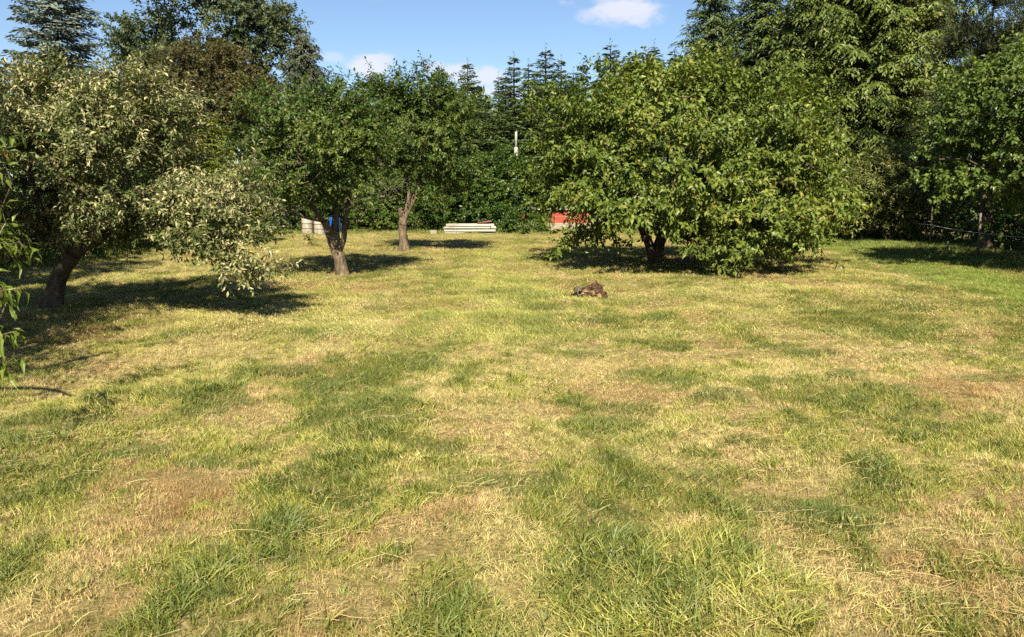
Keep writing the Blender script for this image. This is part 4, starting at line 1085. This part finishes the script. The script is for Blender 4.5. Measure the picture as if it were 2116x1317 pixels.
for k, (u0, v0, u1, v1, lab) in enumerate([(990, 459, 985, 451, 'thin stick leaning over the stack, left one'), (993.5, 459, 988, 452, 'thin stick leaning over the stack, right one')]):
    a, c = at(u0, v0, DP + .1), at(u1, v1, DP + .35)
    mb = MB(); sweep(mb, np.linspace(0, 1, 4)[:, None] * (c - a), [.016, .015, .013, .011], 6); o = obj('stick', mb.mesh('stick', BARK_GREY, True), None, a); tag(o, lab, 'stick', 'thin sticks on the stack')
# grey block left of the stack
t = gp(px_x(895, 41.3), 41.3)
mb = MB(); box(mb, (0, 0, .13), (.34, .22, .27), None, .015, .008, rngp); o = obj('concrete_block', mb.mesh('concrete_block', GREYBLOCK), None, t); tag(o, 'grey concrete block on the grass left of the stacked white planks', 'block')
mb = MB(); box(mb, (0, 0, .04), (.5, .22, .07), None, .015, .008, rngp); o = obj('concrete_slab', mb.mesh('concrete_slab', CONCRETE), None, gp(px_x(884, 41), 41)); tag(o, 'low pale slab in the grass beside the grey block', 'slab')

# low red shed behind the shrubs
DS = 44.5
xa, xb = px_x(1060, DS), px_x(1215, DS)
t = thing('red_shed', 'low red-painted shed on a pale footing, mostly hidden by leaves', 'shed', gp((xa + xb) / 2, DS))
W = xb - xa
zt = float(at(1100, 433, DS)[2]); zm = float(at(1100, 447.5, DS)[2]); z0 = float(at(1100, 460.5, DS)[2])
mb = MB(); box(mb, (0, 0, z0 / 2 - .1), (W + .3, .5, z0 + .2), None, .02, .01, rngp); o = obj('footing', mb.mesh('footing', CONCRETE), t)
np_ = 9; pw = W / np_
for row, (za, zb) in enumerate(((z0 + .005, zm - .012), (zm + .012, zt))):
    for k in range(np_):
        mb = MB(); box(mb, (-W / 2 + pw * (k + .5), -.12 + .006 * ((k * 7 + row * 3) % 3), (za + zb) / 2), (pw - .018, .04, zb - za), None, .006)
        obj('panel', mb.mesh('panel', REDPAINT), t)
mb = MB(); box(mb, (0, -.11, zm), (W, .05, .022), None, .004); obj('rail', mb.mesh('rail', CONCRETE), t)
mb = MB(); box(mb, (0, .35, (zt + z0) / 2), (W, .85, zt - z0 - .02), None, .01); obj('body', mb.mesh('shed_body', REDPAINT), t)
mb = MB(); box(mb, (0, .3, zt + .07), (W + .3, 1.2, .09), rotx(.08), .02); obj('roof', mb.mesh('shed_roof', WHITEP), t)

# white pole
pt, pm, pb = at(1066.5, 272, 45.6), at(1066.5, 306, 45.6), at(1066.5, 330, 45.6)
t = thing('vent_pipe', 'slim white pole with a thicker socket, rising out of the hedge', 'pole', gp(pt[0], 45.6))
mb = MB(); sweep(mb, [(0, 0, pm[2] - .1), (0, 0, pt[2] - .04), (0, 0, pt[2])], [.072, .072, .066], 14); obj('upper_pipe', mb.mesh('upper_pipe', PIPE, True), t)
mb = MB(); sweep(mb, [(0, 0, -.1), (0, 0, 1), (0, 0, pm[2] - .05), (0, 0, pm[2])], [.11, .11, .11, .085], 14); obj('lower_pipe', mb.mesh('lower_pipe', PIPE, True), t)

# log pile on the lawn
def log(label, p0, p1, r0, r1, seed, mat=LOGBARK, hollow=False, rough=.14, name='log', group='logs of the small pile', bend=.04):
    p0 = np.asarray(p0, float); p1 = np.asarray(p1, float); c = (p0 + p1) / 2
    L_ = np.linalg.norm(p1 - p0); n = max(6, int(L_ / .05))
    tt = np.linspace(0, 1, n)[:, None]
    rng = np.random.default_rng(seed)
    P = (p0 + (p1 - p0) * tt - c) + rng.normal(size=3) * bend * np.sin(tt * math.pi)
    t = thing(name, label, 'log', c, group)
    rad = r0 + (r1 - r0) * tt[:, 0]
    rad = rad * (1 + .06 * np.sin(tt[:, 0] * 9 + seed))
    mb = MB(); sweep(mb, P, rad, 18, rough, seed, cap=hollow is False); obj('bark', mb.mesh('log_bark', mat, hollow), t)
    if hollow:
        mb = MB(); sweep(mb, P[::-1], rad[::-1] * .74, 18, rough * .6, seed + 1, False); obj('inner_wall', mb.mesh('inner_wall', BARK_DARK, True), t)
        for e, s in ((0, 1), (-1, -1)):
            T = norm(P[1] - P[0]) ; U = norm(np.cross([0, 0, 1.0], T)); W_ = np.cross(T, U); a = np.arange(18) / 18 * 6.2832
            ring = lambda q: P[e] + q * (np.cos(a)[:, None] * U + np.sin(a)[:, None] * W_)
            mb = MB(); mb.add(np.concatenate([ring(rad[e] * .97), ring(rad[e] * .72)]), [(k, (k + 1) % 18, 18 + (k + 1) % 18, 18 + k) for k in range(18)]); obj('cut_end', mb.mesh('cut_end', BARK_DARK), t)
    else:
        for e, s in ((0, -1), (-1, 1)):
            T = norm(P[-1] - P[0]) * s; U = norm(np.cross([0, 0, 1.0], T)); W_ = np.cross(T, U); a = np.arange(18) / 18 * 6.2832
            q = P[e] + T * .006
            mb = MB(); mb.add(np.concatenate([q + .9 * rad[e] * (np.cos(a)[:, None] * U + np.sin(a)[:, None] * W_), (q + T * .004)[None]]), None, [(k, (k + 1) % 18, 18) for k in range(18)]); obj('cut_end', mb.mesh('cut_end', CUTWOOD), t)
    return t
g0 = on_ground(1215, 613); GX, GY, GZ = g0
k_ = GY / FPX
def L3(u, v, dy): return at(u, v, GY + dy)
log('thick bark-covered log lying slantwise across the middle of the pile', L3(1211, 606, -.22), L3(1240, 596, .12), .092, .085, 1, rough=.3)
log('dark log lying topmost at the back of the pile', L3(1203, 600, .02), L3(1232, 584, .22), .052, .042, 2, rough=.3)
log('broken mossy log at the front of the pile with a pale split', L3(1207, 610, -.36), L3(1226, 604, -.26), .055, .06, 3, rough=.35)
log('thin crooked branch piece lying along the top of the thick log', L3(1213, 596, -.1), L3(1238, 588, .05), .024, .018, 12, rough=.3, name='branch', group='sticks at the log pile')
log('pale split wood sliver standing at the front of the pile', L3(1219, 615, -.36), L3(1220, 604, -.38), .014, .022, 13, mat=CUTWOOD, rough=.3, name='wood_sliver', group='sticks at the log pile')
log('hollow dark ring-shaped log piece at the left of the pile', L3(1195, 605.2, -.26), L3(1197, 605.6, -.14), .078, .076, 4, hollow=True, mat=BARK_DARK, rough=.08)
log('short rounded brown log lying at the right foot of the pile', L3(1239, 612, -.38), L3(1249, 609, -.18), .062, .068, 5, rough=.3)
log('small yellowish split piece of wood between ring and thick log', L3(1203, 608, -.42), L3(1213, 602, -.32), .035, .045, 6, mat=CUTWOOD, rough=.3)
log('thin short stick poking out left of the hollow ring', L3(1179, 607, -.1), L3(1188, 609, 0), .022, .026, 7, name='stick', group='sticks at the log pile')
log('thin grey stick leaning across the hollow ring', L3(1197, 596, -.36), L3(1205, 608, -.45), .012, .010, 8, mat=BARK_GREY, name='stick', group='sticks at the log pile')
log('pale dry stick lying behind the pile', L3(1214, 575, 1.0), L3(1224, 579, .9), .014, .010, 9, mat=CUTWOOD, name='stick', group='sticks at the log pile')

# wire fence along the right side
t = thing('wire_fence', 'old post and wire fence in the shade along the right hedge', 'fence', gp(15.4, 25.5))
bx, by, bz = t.location
posts = [(2180, 21.0, 1.45), (2031, 25.5, 1.5), (1930, 30.6, 1.55), (1847, 36.4, .95), (1770, 43.5, 1.3), (1967, 28.4, .35)]
tops = []
for k, (u, y, h) in enumerate(posts):
    q = gp(px_x(u, y), y) - np.array([bx, by, bz])
    mb = MB(); sweep(mb, q + np.array([[0, 0, -.15], [.01, 0, h * .5], [.0, .01, h]]), [.04, .036, .032], 8, .05, k); obj('post', mb.mesh('post', POSTM, True), t)
    if k != 5: tops.append(q + [0, 0, .86 if k else .84])
P = []
tops = [tops[0] + (tops[0] - tops[1]) * 1.5] + tops
for a, c in zip(tops[:-1], tops[1:]):
    s = np.linspace(0, 1, 10)[:-1, None]; P.append(a + (c - a) * s + np.array([0, 0, -.03]) * np.sin(s * math.pi) - np.array([.045, 0, 0]))
P = np.concatenate(P + [tops[-1][None]])
mb = MB(); sweep(mb, P, np.full(len(P), .007), 5); obj('wire', mb.mesh('wire', WIRE, True), t)
q = [gp(px_x(u, y), y) - np.array([bx, by, bz]) + [0, 0, z] for u, y, z in ((2031, 25.4, .06), (2065, 24.6, .04))]
mb = MB(); sweep(mb, q, [.03, .03], 6); obj('bottom_rail', mb.mesh('bottom_rail', POSTM, True), t)
